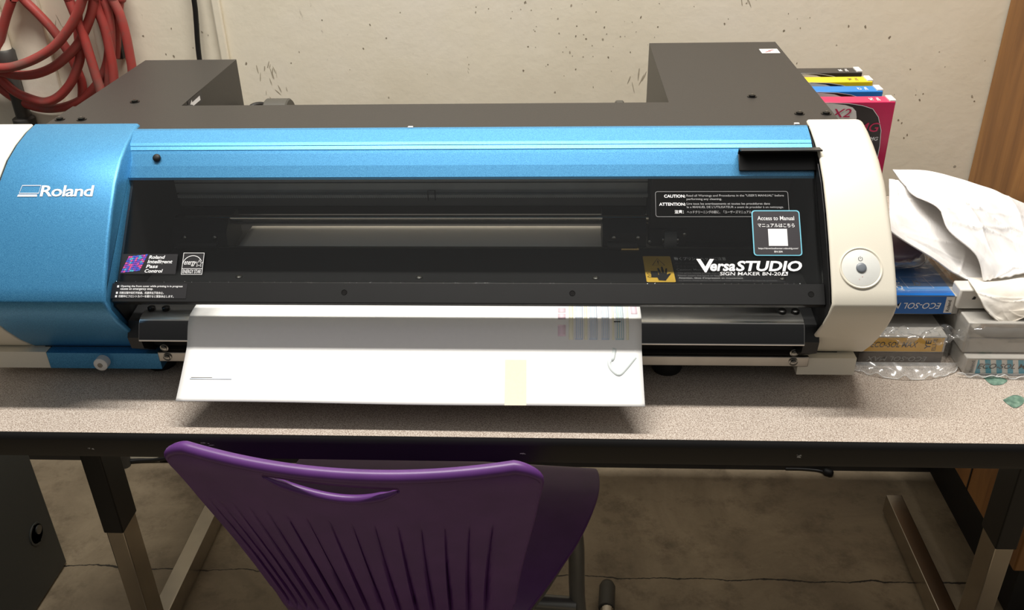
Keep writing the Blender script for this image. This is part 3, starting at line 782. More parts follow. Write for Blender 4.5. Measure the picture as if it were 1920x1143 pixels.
def onsheet(x, y, off=.0004):
    best = min(range(vlen + 1), key=lambda k: abs(pth[k].y - y)); j = best
    a, c2 = (j, j + 1) if (pth[j].y >= y and j < vlen) else (j - 1, j)
    t = (pth[a].y - y) / max(1e-9, pth[a].y - pth[c2].y); v = (a + t) / vlen
    u = (x + .3757) / (.1335 + .3757)
    p = sheet(u, v); n_ = (sheet(u, min(1, v + .01)) - sheet(u, max(0, v - .01))).cross(Vector((-1, 0, 0))).normalized()
    if n_.z < 0: n_ = -n_
    return p + n_ * off
def strip_on(mb, x0, x1, y0, y1, mat, off=.0004, n=14):
    L = [lerp(y0, y1, k / n) for k in range(n + 1)]
    vs = [onsheet(x, y, off) for y in L for x in (x0, x1)]
    mb.add(vs, [(2 * k, 2 * k + 1, 2 * k + 3, 2 * k + 2) for k in range(n)], mat)
for x0, x1, m_ in ((.0535, .0585, 'print_yellow'), (.0605, .0690, 'print_blue'), (.0705, .0740, 'print_yellow'), (.0760, .0850, 'print_blue'), (.0895, .0980, 'print_blue'), (.1010, .1035, 'print_yellow'), (.1050, .1140, 'print_teal'), (.1165, .1195, 'print_yellow')):
    strip_on(ps, x0, x1, .125, .0755, m_)
    if m_ != 'print_yellow':
        for k in range(4): strip_on(ps, lerp(x0, x1, (k + .2) / 4), lerp(x0, x1, (k + .55) / 4), .125, .0765, 'print_yellow' if m_ == 'print_teal' and k == 1 else 'paper_white', .0006)
for y0, y1 in ((.110, .1015), (.0985, .0905), (.0850, .0775)): strip_on(ps, .0415, .0500, y0, y1, 'print_pink', .0004, 5)
strip_on(ps, .1225, .1295, .125, .0990, 'print_pink', .0004, 6)
strip_on(ps, .1030, .1105, .0884, .0876, 'ink_black', .0007, 2)
strip_on(ps, -.365, -.318, .0385, .0379, 'print_blue', .0005, 2); strip_on(ps, -.364, -.340, .0398, .0395, 'ink_grey', .0005, 2)
# bent glue smear near the right corner
smp = [(.104, .070), (.1015, .061), (.0985, .0595), (.0975, .0555), (.1005, .0505), (.1075, .0465), (.1150, .0520), (.1260, .0630)]
smp = smoothpath([(a, b_, 0) for a, b_ in smp], 4)
vs = []
for k, p in enumerate(smp):
    d = (smp[min(k + 1, len(smp) - 1)] - smp[max(k - 1, 0)]).normalized(); q = Vector((-d.y, d.x, 0)) * .0022
    vs += [onsheet(p.x + q.x, p.y + q.y, .0005), onsheet(p.x - q.x, p.y - q.y, .0005)]
ps.add(vs, [(2 * k, 2 * k + 1, 2 * k + 3, 2 * k + 2) for k in range(len(smp) - 1)], 'smear')
so = ps.build('vinyl_sheet', smooth=60)
sld = so.modifiers.new('thickness', 'SOLIDIFY'); sld.thickness = .0004; sld.offset = -1
tag(so, 'white vinyl sheet with faint colour test bars coming out of the printer', 'sheet')
tpm = MB(); strip_on(tpm, -.0165, .0070, .0590, .0165, 'masking_tape', .0008, 12)
tape = tpm.build('masking_tape', so, smooth=60, label='piece of cream masking tape')

# ------------------------------------------------------------------ purple chair
chz = FLOOR
chair = thing('shell_chair', 'purple plastic shell chair with ribbed back pushed in against the table', 'chair', (-.165, .12, chz))
SD = Vector((.997, -.070, 0)).normalized(); FD = Vector((.070, .997, 0)).normalized()
C0 = Vector((-.1640, 0, 0))
# rows from the top edge down the back and forward along the seat: y, z, half width, wrap
rows = [(-.0885, .0300, .196, .016), (-.0860, .0180, .1975, .017), (-.0815, .0, .194, .018), (-.0740, -.030, .1885, .021), (-.0645, -.070, .182, .024), (-.0520, -.120, .1725, .027),
        (-.0380, -.170, .1635, .028), (-.0230, -.220, .1560, .027), (-.0050, -.270, .1500, .024), (.012, -.305, .1475, .018), (.034, -.328, .149, .010), (.065, -.340, .157, .004), (.110, -.345, .174, 0),
        (.165, -.346, .198, 0), (.225, -.346, .222, 0), (.290, -.344, .240, 0), (.340, -.344, .247, 0), (.385, -.350, .242, 0), (.405, -.364, .228, 0)]
rp = smoothpath([(y, z, hw) for y, z, hw, wr in rows], 5); rw = [lerp(rows[i][3], rows[min(i + 1, len(rows) - 1)][3], k / 5) for i in range(len(rows) - 1) for k in range(5)] + [0]
NR = len(rp) - 1; NCOL = 240
grooves = [-.925, -.844, -.753, -.648, -.54, -.418, -.296, -.161, -.029, .103, .239, .37, .506, .645, .777]
def shell_pt(s, t, back=0.0):
    k = max(0, min(NR, t)); i = min(int(k), NR - 1); f = k - i
    y = lerp(rp[i].x, rp[i + 1].x, f); z = lerp(rp[i].y, rp[i + 1].y, f); hw = lerp(rp[i].z, rp[i + 1].z, f); wr = lerp(rw[i], rw[i + 1], f)
    d = (rp[i + 1] - rp[i]); ny, nz = -d.y, d.x; L = math.hypot(ny, nz); ny /= L; nz /= L   # outward: away from the sitter
    if ny > 0 and z > -.29: ny, nz = -ny, -nz
    # rounded top corners
    top = max(0.0, (z - .002) / .028)
    if top > 0: hw2 = hw - .030 * (1 - math.sqrt(max(0, 1 - top * top)))
    else: hw2 = hw
    zs = z
    if z > -.1: zs = z - .010 * max(0, 1 - abs(s + .0) ** 2) * max(0, min(1, (z + .1) / .13)) + .004 * s * s * 0
    # pleats on the back
    dep = 0.0
    if -.315 < z < -.062:
        grow = min(1, (-.062 - z) / .17)
        for g in grooves:
            wd = .010 + .040 * grow
            q = (s - g)
            if -.004 < q < wd: dep = max(dep, (1 - max(0, q) / wd) * (.0015 + .0085 * grow))
            elif -.014 < q <= -.004: dep = max(dep, (1 - (-.004 - q) / .010) * (.0015 + .0085 * grow))
        dep *= min(1, (z + .315) / .10)
    p = C0 + SD * (hw2 * s) + FD * (y + wr * s * s) + Vector((0, 0, zs))
    return p + (FD * ny + Vector((0, 0, nz))) * (-dep)
def make_shell():
    mb = MB()
    S = sorted(set([round(-1 + 2 * i / NCOL, 4) for i in range(NCOL + 1)] + [-.45, .28]))
    # hand hole between two curves, t rows measured along the path
    def tz(zv):
        for i in range(NR):
            if rp[i].y >= zv >= rp[i + 1].y: return i + (rp[i].y - zv) / (rp[i].y - rp[i + 1].y)
        return 0
    ha, hb = -.45, .28
    def hole(s):
        q = (s - ha) / (hb - ha)
        if q < 0: return .0175, .0175
        if q > 1: return .0115, .0115
        zt = lerp(.0175, .0115, q); dp = (.026) * (math.sin(PI * min(1, q * .97 + .015)) ** .8) * (.75 + .4 * q)
        return zt, zt - dp
    tops = [0, .25, .5, .8, 1.2, 1.8]
    lists = []
    for s in S:
        zt, zb = hole(s); t1 = tz(zt); t2 = tz(zb)
        if t2 - t1 < .03: t2 = t1 + .03
        col = [t1 * k / 4 for k in range(5)] + [t2]
        rest = 90
        # denser rows on the back than on the seat
        T = [t2 + (NR - t2) * (k / rest) for k in range(1, rest + 1)]
        lists.append(col + T)
    nr = len(lists[0]); vs = [shell_pt(s, t) for s, col in zip(S, lists) for t in col]; fs = []
    for a in range(len(S) - 1):
        for k in range(nr - 1):
            if k == 4 and ha - 1e-6 <= S[a] and S[a + 1] <= hb + 1e-6: continue
            fs.append((a * nr + k, a * nr + k + 1, (a + 1) * nr + k + 1, (a + 1) * nr + k))
    mb.add(vs, fs, 'purple_plastic')
    o = mb.build('shell', chair, smooth=40)
    sd = o.modifiers.new('thickness', 'SOLIDIFY'); sd.thickness = .0055; sd.offset = 0
    # rolled rim along the top and lip under the hand hole
    edge = [(-1, t) for t in (38, 33, 28, 24, 20, 17, 14, 12, 10, 8, 6, 5, 4, 3, 2, 1.2, .6, .25)] + [(-1 + 2 * k / 60, .1) for k in range(61)] + [(1, t) for t in (.25, .6, 1.2, 2, 3, 4, 5, 6, 8, 10, 12, 14, 17, 20, 24, 28, 33, 38)]
    rim = MB(); rim.tube([shell_pt(s, t) for s, t in edge], [.0030 if t > 8 else (.0030 + .0042 * (1 - t / 8) if t > .2 else .0072) for s, t in edge], 'purple_plastic', 14)
    rim.build('rim', chair, smooth=60, label='rolled top rim')
    lip = MB(); pts = []
    for k in range(41):
        s = lerp(ha + .012, hb - .012, k / 40); zt, zb = hole(s); pts.append(shell_pt(s, tz(zb)) + FD * -.0015 + Vector((0, 0, -.0005)))
    lip.tube(pts, [.0015 + .0034 * min(1, 8 * min(k, 40 - k) / 40) for k in range(41)], 'purple_plastic', 12); lip.build('grip_lip', chair, smooth=60, label='raised lip of the hand hole')
make_shell()
def chair_tube(name, pts, r=.0125, mat='frame_grey', sub=5):
    return MB().tube(smoothpath([C0 + SD * a + FD * b_ + Vector((0, 0, z)) for a, b_, z in pts], sub), r, mat, 16).build(name, chair, smooth=60)
for s in (-1, 1):
    chair_tube('leg', [(s * .212, .262, -.362), (s * .216, .262, -.40), (s * .220, .262, -.52), (s * .236, .262, -.62), (s * .262, .262, -.700), (s * .268, .262, FLOOR + .02)])
    chair_tube('seat_rail', [(s * .13, .06, -.362), (s * .17, .14, -.366), (s * .205, .235, -.366), (s * .212, .262, -.375)], .010)
    rn = chair_tube('foot_runner', [(s * .266, .47, FLOOR + .0155), (s * .268, .30, FLOOR + .0155), (s * .268, .12, FLOOR + .0155), (s * .268, -.02, FLOOR + .0155)], .0125, 'chrome', 4)
    rn['label'] = 'chrome floor runner'
    q = MB(); q.tube([C0 + SD * (s * .2655) + FD * yy + Vector((0, 0, FLOOR + .0155)) for yy in (.445, .447, .498, .507, .512)], [.0150, .0155, .0155, .0120, .005], 'cap_grey', 18)
    q.build('glide', rn, smooth=60, label='grey plastic glide')
chair_tube('cross_tube', [(-.218, .255, -.512), (0, .255, -.512), (.218, .255, -.512)], .0125)

# ------------------------------------------------------------------ ink cartridges plugged into the printer
CW, CT = .1100, .0255          # visible width along x, thickness along y
def cartridge(name, mat, code, at, label):
    x1, y0, zt = at
    t = thing(name, label, 'ink cartridge', (x1, y0, zt), 'ink cartridges plugged into the printer')
    MB().box(x1 - CW, x1, y0, y0 + CT, zt - .105, zt, mat).build('case', t, bevel=.001)
    FP = Plane((x1, y0, zt), (1, 0, 0), (0, 0, 1)); TP = Plane((x1, y0, zt), (1, 0, 0), (0, 1, 0))
    l = MB()
    l.poly(FP, [(-.060, -.104), (-.011, -.104), (-.0105, -.060), (-.0125, -.038), (-.019, -.020), (-.028, -.0090), (-.042, -.0045), (-.060, -.0016), (-.085, -.0006), (-.090, -.104)], 'swoosh_black', .0003)
    l.line(FP, [(-.0110, -.104), (-.0105, -.060), (-.0125, -.038), (-.019, -.020), (-.028, -.0090), (-.042, -.0045), (-.060, -.0016), (-.085, -.0006), (-.1095, -.0004)], .0007, 'ink_white', .0006)
    l.poly(FP, [(-.1095, -.104), (-.046, -.104), (-.0465, -.032), (-.047, -.020), (-.049, -.0120), (-.054, -.0070), (-.064, -.0036), (-.080, -.0016), (-.1095, -.0008)], 'swoosh_white', .0006)
    l.text('MAX2', FP, -.1090, -.0200, .0540, .0115, mat, .0009, .03, .25)
    l.text(code, FP, -.0445, -.0400, .0290, .0125, mat, .0009, .03, .2)
    l.text(code, FP, -.0255, -.0520, .0110, .0050, 'ink_white', .0009, .02, .2)
    for k in range(3): l.text('Use only in a printer that fits this cartridge', FP, -.1090, -.0265 - k * .0055, .0600, .0022, 'ink_dim', .0009, .004)
    l.build('front_label', t)
    l = MB(); l.text(code, TP, -.0310, .006, .0050, .0100, 'ink_white' if mat != 'yellow' else 'box_dark', .0006, .02, 0, 1); l.text('220cc', TP, -.0220, .004, .0040, .0140, 'ink_white' if mat != 'yellow' else 'box_dark', .0006, .01, 0, 1)
    l.build('top_label', t)
    MB().box(x1 - .0075, x1 + .0012, y0 + .002, y0 + CT - .002, zt - .0055, zt + .0022, 'clip_white').build('end_clip', t, bevel=.001, label='white end clip')
    return t
zt = .2437
cartridge('ink_cartridge', 'magenta', 'MG', (.4774, .4000, zt), 'magenta ink cartridge marked MG, the front one of the four beside the printer')
cartridge('ink_cartridge', 'cyan', 'CY', (.4753, .4477, zt), 'blue ink cartridge directly behind the magenta one')
cartridge('ink_cartridge', 'yellow', 'YE', (.4751, .4934, zt), 'yellow ink cartridge between the blue and the black ones')
cartridge('ink_cartridge', 'key_black', 'BK', (.4734, .5395, zt), 'black ink cartridge at the back of the four beside the printer')

# ------------------------------------------------------------------ boxed cartridges and bags right of the printer
def crumple(mb, cx, cy, cz, hx, hy, hz, amp, seed, mat, n=3.5, nu=48, nv=28, freq=38):
    def fn(u, v):
        th = u * 2 * PI; ph = (v - .5) * PI
        c = lambda a: math.copysign(abs(math.cos(a)) ** (2 / n), math.cos(a)); s_ = lambda a: math.copysign(abs(math.sin(a)) ** (2 / n), math.sin(a))
        x, y, z = c(ph) * c(th), c(ph) * s_(th), s_(ph)
        k = 1 + amp * (hsh(x * freq * hx * 6 + seed, y * freq * hy * 6, z * 5 + seed) * .6 + hsh(x * 11 + seed, y * 13, z * 9) * .4)
        return Vector((cx + hx * x * k, cy + hy * y * k, max(.0006, cz + hz * z * (1 + amp * .6 * hsh(x * 7 + seed, y * 8, 0)))))
    mb.grid(fn, nu, nv, mat)
def flat_cartridge(label, at, size, mat, group='boxed cartridges stacked on the table'):
    x0, y0, z0 = at; sx, sy, sz = size
    t = thing('cartridge_box', label, 'ink cartridge', (x0 + sx / 2, y0 + sy / 2, z0), group)
    MB().box(x0, x0 + sx, y0, y0 + sy, z0, z0 + sz, mat).build('body', t, bevel=.0012)
    return t, Plane((x0, y0, z0), (1, 0, 0), (0, 0, 1)), Plane((x0, y0, z0 + sz), (1, 0, 0), (0, 1, 0))
dk_, F, T = flat_cartridge('dark grey flat cartridge at the bottom of the stack, under the yellow one', (.398, .150, .0012), (.098, .17, .0165), 'box_dark')
l = MB(); l.text('ECO-SOL MAX', F, .010, .005, .070, .0065, 'ink_grey', .0005, .02, .25, 2); l.build('lettering', dk_)
yl, F, T = flat_cartridge('yellow flat cartridge in a clear bag, below the blue one', (.398, .150, .0182), (.0985, .17, .0225), 'box_grey')
l = MB(); l.rect(F, .0, .0015, .0955, .0205, 'box_yellow', .0003); l.text('ECO-SOL MAX', F, .012, .0072, .054, .0075, 'ink_black', .0005, .022, .25)
l.text('YE', F, .0745, .005, .0065, .0120, 'ink_black', .0005, .02, 0, 1); l.text('ESL3-YE', F, .0830, .003, .0045, .0160, 'ink_black', .0005, .006, 0, 1); l.build('front_label', yl, label='yellow label')
bx, F, T = flat_cartridge('bright blue flat cartridge lying upside down on top of its stack', (.398, .172, .0580), (.1135, .15, .0245), 'box_grey')
l = MB(); l.rect(F, .0, .0005, .1060, .0240, 'box_blue', .0003); l.rect(F, .0965, .0020, .1060, .0235, 'swoosh_white', .0005)
l.text('ECO-SOL MAX', F, .022, .0075, .0700, .0080, 'ink_white', .0006, .022, .25, 2); l.text('Roland', F, .0988, .004, .0040, .0150, 'ink_black', .0007, .012, 0, 1)
l.rect(T, .0, .0002, .1060, .149, 'box_blue_light', .0003); l.rect(T, 0, .0002, .1060, .012, 'box_blue', .0004)
l.line(T, [(.058, .018), (.088, .018), (.084, .046), (.056, .046)], .0006, 'ink_white', .0006, True); l.text('CY', T, .0665, .024, .0090, .013, 'ink_grey', .0006, .01, 0, 2)
l.text('ESL3-CY', T, .0450, .012, .0070, .036, 'ink_white', .0006, .01, 0, 3); l.build('wrap_label', bx, label='blue printed label')
cy_, F, T = flat_cartridge('flat cartridge with light blue and white striped label, bottom of the right-hand stack', (.5145, .130, .0012), (.115, .17, .0228), 'box_grey')
l = MB(); l.rect(F, .011, .002, .114, .0205, 'swoosh_white', .0003)
for k in range(9):
    u0 = .013 + k * .0125; l.poly(F, [(u0, .002), (u0 + .0062, .002), (u0 + .0012, .0205), (u0 - .005 if k else u0, .0205)], 'box_cyan', .0005)
l.text('ECO-SOL MAX', F, .014, .0085, .070, .0068, 'label_dark', .0008, .02, .25); l.text('Roland', F, .006, .003, .0035, .016, 'ink_dim', .0006, .01, 0, 1); l.build('front_label', cy_, label='striped label')
gy, F, T = flat_cartridge('pale grey unmarked flat cartridge lying on the striped one', (.512, .140, .0250), (.118, .16, .0400), 'box_grey')
l = MB(); l.rect(F, .002, .0195, .116, .0205, 'ink_grey', .0004); l.build('lid_seam', gy)
wb = thing('white_carton', 'off-white box with a small black hole, behind the hanging rag tip', 'box', (.545, .178, .0685), None)
MB().box(.5060, .610, .166, .1900, .0685, .0940, 'box_white').build('body', wb, bevel=.002)
F = Plane((.506, .166, .0665), (1, 0, 0), (0, 0, 1))
l = MB(); l.poly(F, [(.0145, .0150), (.0185, .0150), (.0190, .0180), (.0165, .0190)], 'ink_black', .0004); l.build('hole', wb, label='small black hole')

b1 = MB(); crumple(b1, .450, .235, .0230, .0555, .092, .0225, .012, 1.3, 'clear_film', 9)
def ruffle(x0, x1, y, z, d, n=60, seed=0.0, tilt=.4):
    def fn(u, v):
        x = lerp(x0, x1, u); w_ = .0035 * hsh(u * 13 + seed, v * 2) * v
        sag = math.sin(PI * u) ** .6
        return Vector((x, y - d * v * sag, max(.0006, z - tilt * d * v + w_ + .002 * sag * math.sin(u * 29 + seed) * v)))
    return fn
rf = ruffle(.390, .512, .142, .0095, .024, seed=1.0, tilt=.33)
b1.grid(rf, 60, 6, 'clear_seam'); b1.tube([rf(k / 60, 1) + Vector((0, 0, .0006)) for k in range(61)], .0006, 'seam_edge', 6)
def film(u, v):
    # slack film bunched up between the two boxes
    x = lerp(.398, .515, u); y = .158 - .020 * v - .004 * hsh(u * 7, v * 3); z = .0475 + .007 * hsh(u * 9 + 2, v * 4) * .6 + .004 * math.sin(u * 17 + v * 5)
    return Vector((x, y, z - .006 * v))
b1.grid(film, 60, 16, 'clear_film')
bag1 = b1.build('plastic_bag', smooth=70); tag(bag1, 'clear plastic bag with wavy front edge around the yellow cartridge', 'plastic bag', 'clear plastic bags')
b2 = MB(); crumple(b2, .4555, .262, .0690, .0605, .0850, .0185, .016, 4.1, 'clear_film', 9)
bag2 = b2.build('plastic_bag', smooth=70); tag(bag2, 'crumpled clear plastic bag wrapped around the blue cartridge', 'plastic bag', 'clear plastic bags')
b3 = MB(); crumple(b3, .5720, .215, .0335, .0635, .0900, .0335, .012, 7.7, 'clear_film', 9)
rf = ruffle(.506, .640, .1265, .005, .0055, seed=3.0, tilt=.3)
b3.grid(rf, 60, 5, 'clear_seam'); b3.tube([rf(k / 60, 1) + Vector((0, 0, .0006)) for k in range(61)], .0006, 'seam_edge', 6)
bag3 = b3.build('plastic_bag', smooth=70); tag(bag3, 'clear plastic bag around the striped cartridge at the right edge', 'plastic bag', 'clear plastic bags')
# pouch under the rags
mp = MB(); crumple(mp, .446, .260, .1085, .040, .043, .0135, .06, 2.2, 'maroon', 2.6)
tag(mp.build('pouch', smooth=70), 'dark maroon pouch in plastic under the white rags', 'pouch')
mp = MB(); crumple(mp, .446, .258, .1080, .045, .050, .0165, .03, 5.2, 'clear_film', 3)
tag(mp.build('plastic_bag', smooth=70), 'clear plastic bag around the dark maroon pouch under the rags', 'plastic bag', 'clear plastic bags')
def cloth_rows(R, mat, name, label, cat, amp, seed, group=None, thick=.0016, edge=0.0):
    nr, nc = len(R), len(R[0])
    def cr(a, b_, c, d, t): return .5 * ((2 * b_) + (c - a) * t + (2 * a - 5 * b_ + 4 * c - d) * t * t + (3 * b_ - a - 3 * c + d) * t ** 3)
    G = [[Vector(p) for p in r] for r in R]
    rnd = random.Random(int(seed * 10)); creases = []
    for k in range(11):
        a = rnd.uniform(-.5, .35) + (PI / 2 if k % 4 == 3 else 0)
        creases.append((rnd.uniform(.05, .95), rnd.uniform(.05, .95), math.cos(a), math.sin(a), rnd.uniform(.012, .03), rnd.uniform(.25, .6), rnd.choice((-1, 1, 1)), rnd.uniform(2, 6)))
    def crease(u, v):
        t = 0
        for cu_, cv_, dx, dy, wd, ln, sg, fr in creases:
            pu, pv = u - cu_, v - cv_; al = pu * dx + pv * dy; ac = -pu * dy + pv * dx + .03 * math.sin(al * fr)
            if abs(al) < ln and abs(ac) < 6 * wd: t += sg * math.exp(-abs(ac) / wd) * math.cos(al / ln * PI / 2) * (1 if ac < 0 else .7)
        return t
    def fn(u, v):
        x = u * (nc - 1); i = min(int(x), nc - 2); fx = x - i; y = v * (nr - 1); j = min(int(y), nr - 2); fy = y - j
        g = lambda jj, ii: G[max(0, min(nr - 1, jj))][max(0, min(nc - 1, ii))]
        row = [cr(g(j + k, i - 1), g(j + k, i), g(j + k, i + 1), g(j + k, i + 2), fx) for k in (-1, 0, 1, 2)]
        p = cr(*row, fy)
        a1 = u * 1.0 + v * .9; fold = math.sin((v * 9 - u * 5) + 1.5 * math.sin(u * 6 + seed) + seed) * .5 + math.sin(v * 21 - u * 12 + seed * 2 + 2 * math.sin(u * 4)) * .25 + .35 * hsh(u * 6 + seed, v * 7)
        wgt = min(1, 5 * min(u + .08, v + .08, 1.08 - u, 1.08 - v))
        ed = edge * math.sin(u * 47 + seed) * (1 if v > .97 else 0)
        return p + Vector((0, -.35, 1)).normalized() * (amp * (.6 * fold + .75 * crease(u, v)) * wgt) + Vector((0, 0, ed))
    mb = MB(); mb.grid(fn, 150, 110, mat); o = mb.build(name, smooth=80)
    sd = o.modifiers.new('thickness', 'SOLIDIFY'); sd.thickness = thick; sd.offset = 0
    return tag(o, label, cat, group)
ragA = [[(0.475, 0.36, 0.165), (0.52, 0.36, 0.163), (0.563, 0.36, 0.153), (0.6, 0.36, 0.14), (0.63, 0.36, 0.128), (0.684, 0.36, 0.104)], [(0.481, 0.33, 0.158), (0.515, 0.33, 0.154), (0.554, 0.33, 0.145), (0.591, 0.33, 0.134), (0.626, 0.33, 0.121), (0.68, 0.33, 0.094)], [(0.484, 0.295, 0.157), (0.517, 0.295, 0.151), (0.552, 0.295, 0.141), (0.584, 0.295, 0.129), (0.616, 0.295, 0.114), (0.669, 0.295, 0.088)], [(0.499, 0.26, 0.157), (0.521, 0.26, 0.148), (0.549, 0.26, 0.138), (0.576, 0.26, 0.123), (0.605, 0.26, 0.109), (0.655, 0.26, 0.087)], [(0.502, 0.225, 0.143), (0.521, 0.225, 0.136), (0.544, 0.225, 0.128), (0.566, 0.225, 0.118), (0.593, 0.225, 0.108), (0.639, 0.225, 0.094)], [(0.53, 0.2, 0.122), (0.54, 0.2, 0.117), (0.551, 0.2, 0.113), (0.566, 0.2, 0.109), (0.585, 0.2, 0.106), (0.628, 0.2, 0.098)], [(0.538, 0.185, 0.096), (0.545, 0.185, 0.097), (0.553, 0.185, 0.099), (0.566, 0.185, 0.102), (0.583, 0.185, 0.106), (0.622, 0.185, 0.102)]]
ragB = [[(0.467, 0.345, 0.162), (0.482, 0.345, 0.16), (0.518, 0.345, 0.152), (0.561, 0.345, 0.137), (0.606, 0.345, 0.118), (0.638, 0.345, 0.095)], [(0.459, 0.315, 0.159), (0.475, 0.315, 0.155), (0.509, 0.315, 0.142), (0.549, 0.315, 0.128), (0.59, 0.315, 0.109), (0.622, 0.315, 0.086)], [(0.446, 0.27, 0.154), (0.466, 0.27, 0.15), (0.495, 0.27, 0.137), (0.528, 0.27, 0.119), (0.567, 0.27, 0.1), (0.598, 0.27, 0.082)], [(0.432, 0.225, 0.157), (0.454, 0.225, 0.144), (0.485, 0.225, 0.129), (0.517, 0.225, 0.109), (0.548, 0.225, 0.094), (0.572, 0.225, 0.086)], [(0.422, 0.195, 0.161), (0.444, 0.195, 0.145), (0.477, 0.195, 0.125), (0.507, 0.195, 0.105), (0.536, 0.195, 0.09), (0.547, 0.195, 0.09)]]
ragC = [[(0.525, 0.2, 0.092), (0.548, 0.2, 0.092), (0.572, 0.2, 0.096), (0.595, 0.2, 0.101), (0.619, 0.2, 0.103)], [(0.519, 0.17, 0.098), (0.537, 0.17, 0.096), (0.56, 0.17, 0.096), (0.583, 0.17, 0.098), (0.606, 0.17, 0.101)], [(0.523, 0.155, 0.09), (0.537, 0.155, 0.085), (0.556, 0.155, 0.085), (0.579, 0.155, 0.088), (0.602, 0.155, 0.092)], [(0.531, 0.148, 0.078), (0.542, 0.148, 0.071), (0.556, 0.148, 0.073), (0.579, 0.148, 0.077), (0.602, 0.148, 0.08)], [(0.544, 0.145, 0.066), (0.55, 0.145, 0.063), (0.56, 0.145, 0.062), (0.579, 0.145, 0.072), (0.602, 0.145, 0.075)]]
ragB = [[(x, y, z - .004) for x, y, z in r] for r in ragB]
GR = 'white rags heaped on the bags'
cloth_rows(ragA, 'white_cotton', 'rag', 'big white cotton rag lying on top of the heap, torn edge across it', 'rag', .0060, 1.0, GR, edge=.0006)
cloth_rows(ragB, 'white_cotton', 'rag', 'white rag beneath the top one, its straight lower hem beside the printer cap', 'rag', .0036, 3.3, GR)
cloth_rows(ragC, 'soiled_cotton', 'rag', 'slightly soiled white rag whose tip hangs down over the grey cartridge', 'rag', .0020, 5.1, GR)
fold = [[(.405, .34, .094), (.450, .34, .096), (.500, .34, .094)], [(.405, .29, .095), (.450, .29, .095), (.500, .29, .093)], [(.405, .252, .094), (.450, .248, .093), (.495, .255, .091)], [(.405, .236, .090), (.448, .233, .089), (.490, .240, .087)]]
cloth_rows(fold, 'white_cotton', 'rag', 'small folded white rag squeezed between the blue cartridge and the maroon pouch', 'rag', .0030, 8.8, GR)
# scraps of teal tape on the table
def leaf(pts, label):
    mb = MB(); n = len(pts); cx = sum(p[0] for p in pts) / n; cy = sum(p[1] for p in pts) / n
    rnd = random.Random(int(cx * 1e4)); ring = smoothpath([(x, y, 0) for x, y in pts + [pts[0]]], 5)[:-1]
    vs = [Vector((cx, cy, .0016))] + [Vector((cx + (p.x - cx) * .55, cy + (p.y - cy) * .55, .0015 + rnd.uniform(-.0004, .0005))) for p in ring] + [Vector((p.x, p.y, .0004 + rnd.uniform(0, .0004))) for p in ring]
    m_ = len(ring); fs = [(0, 1 + k, 1 + (k + 1) % m_) for k in range(m_)] + [(1 + k, 1 + m_ + k, 1 + m_ + (k + 1) % m_, 1 + (k + 1) % m_) for k in range(m_)]
    mb.add(vs, fs, 'teal_tape'); return tag(mb.build('tape_scrap', smooth=60), label, 'tape scrap', 'teal scraps on the table')
leaf([(.5359, .1265), (.549, .1275), (.5612, .1207), (.5545, .1125), (.5472, .1096), (.5390, .1110)], 'teal green scrap touching the bag of the striped cartridge')
leaf([(.540, .080), (.5556, .0896), (.5644, .0856), (.5592, .0733), (.5471, .065), (.5420, .0720)], 'teal green scrap nearer the table edge, away from the bags')

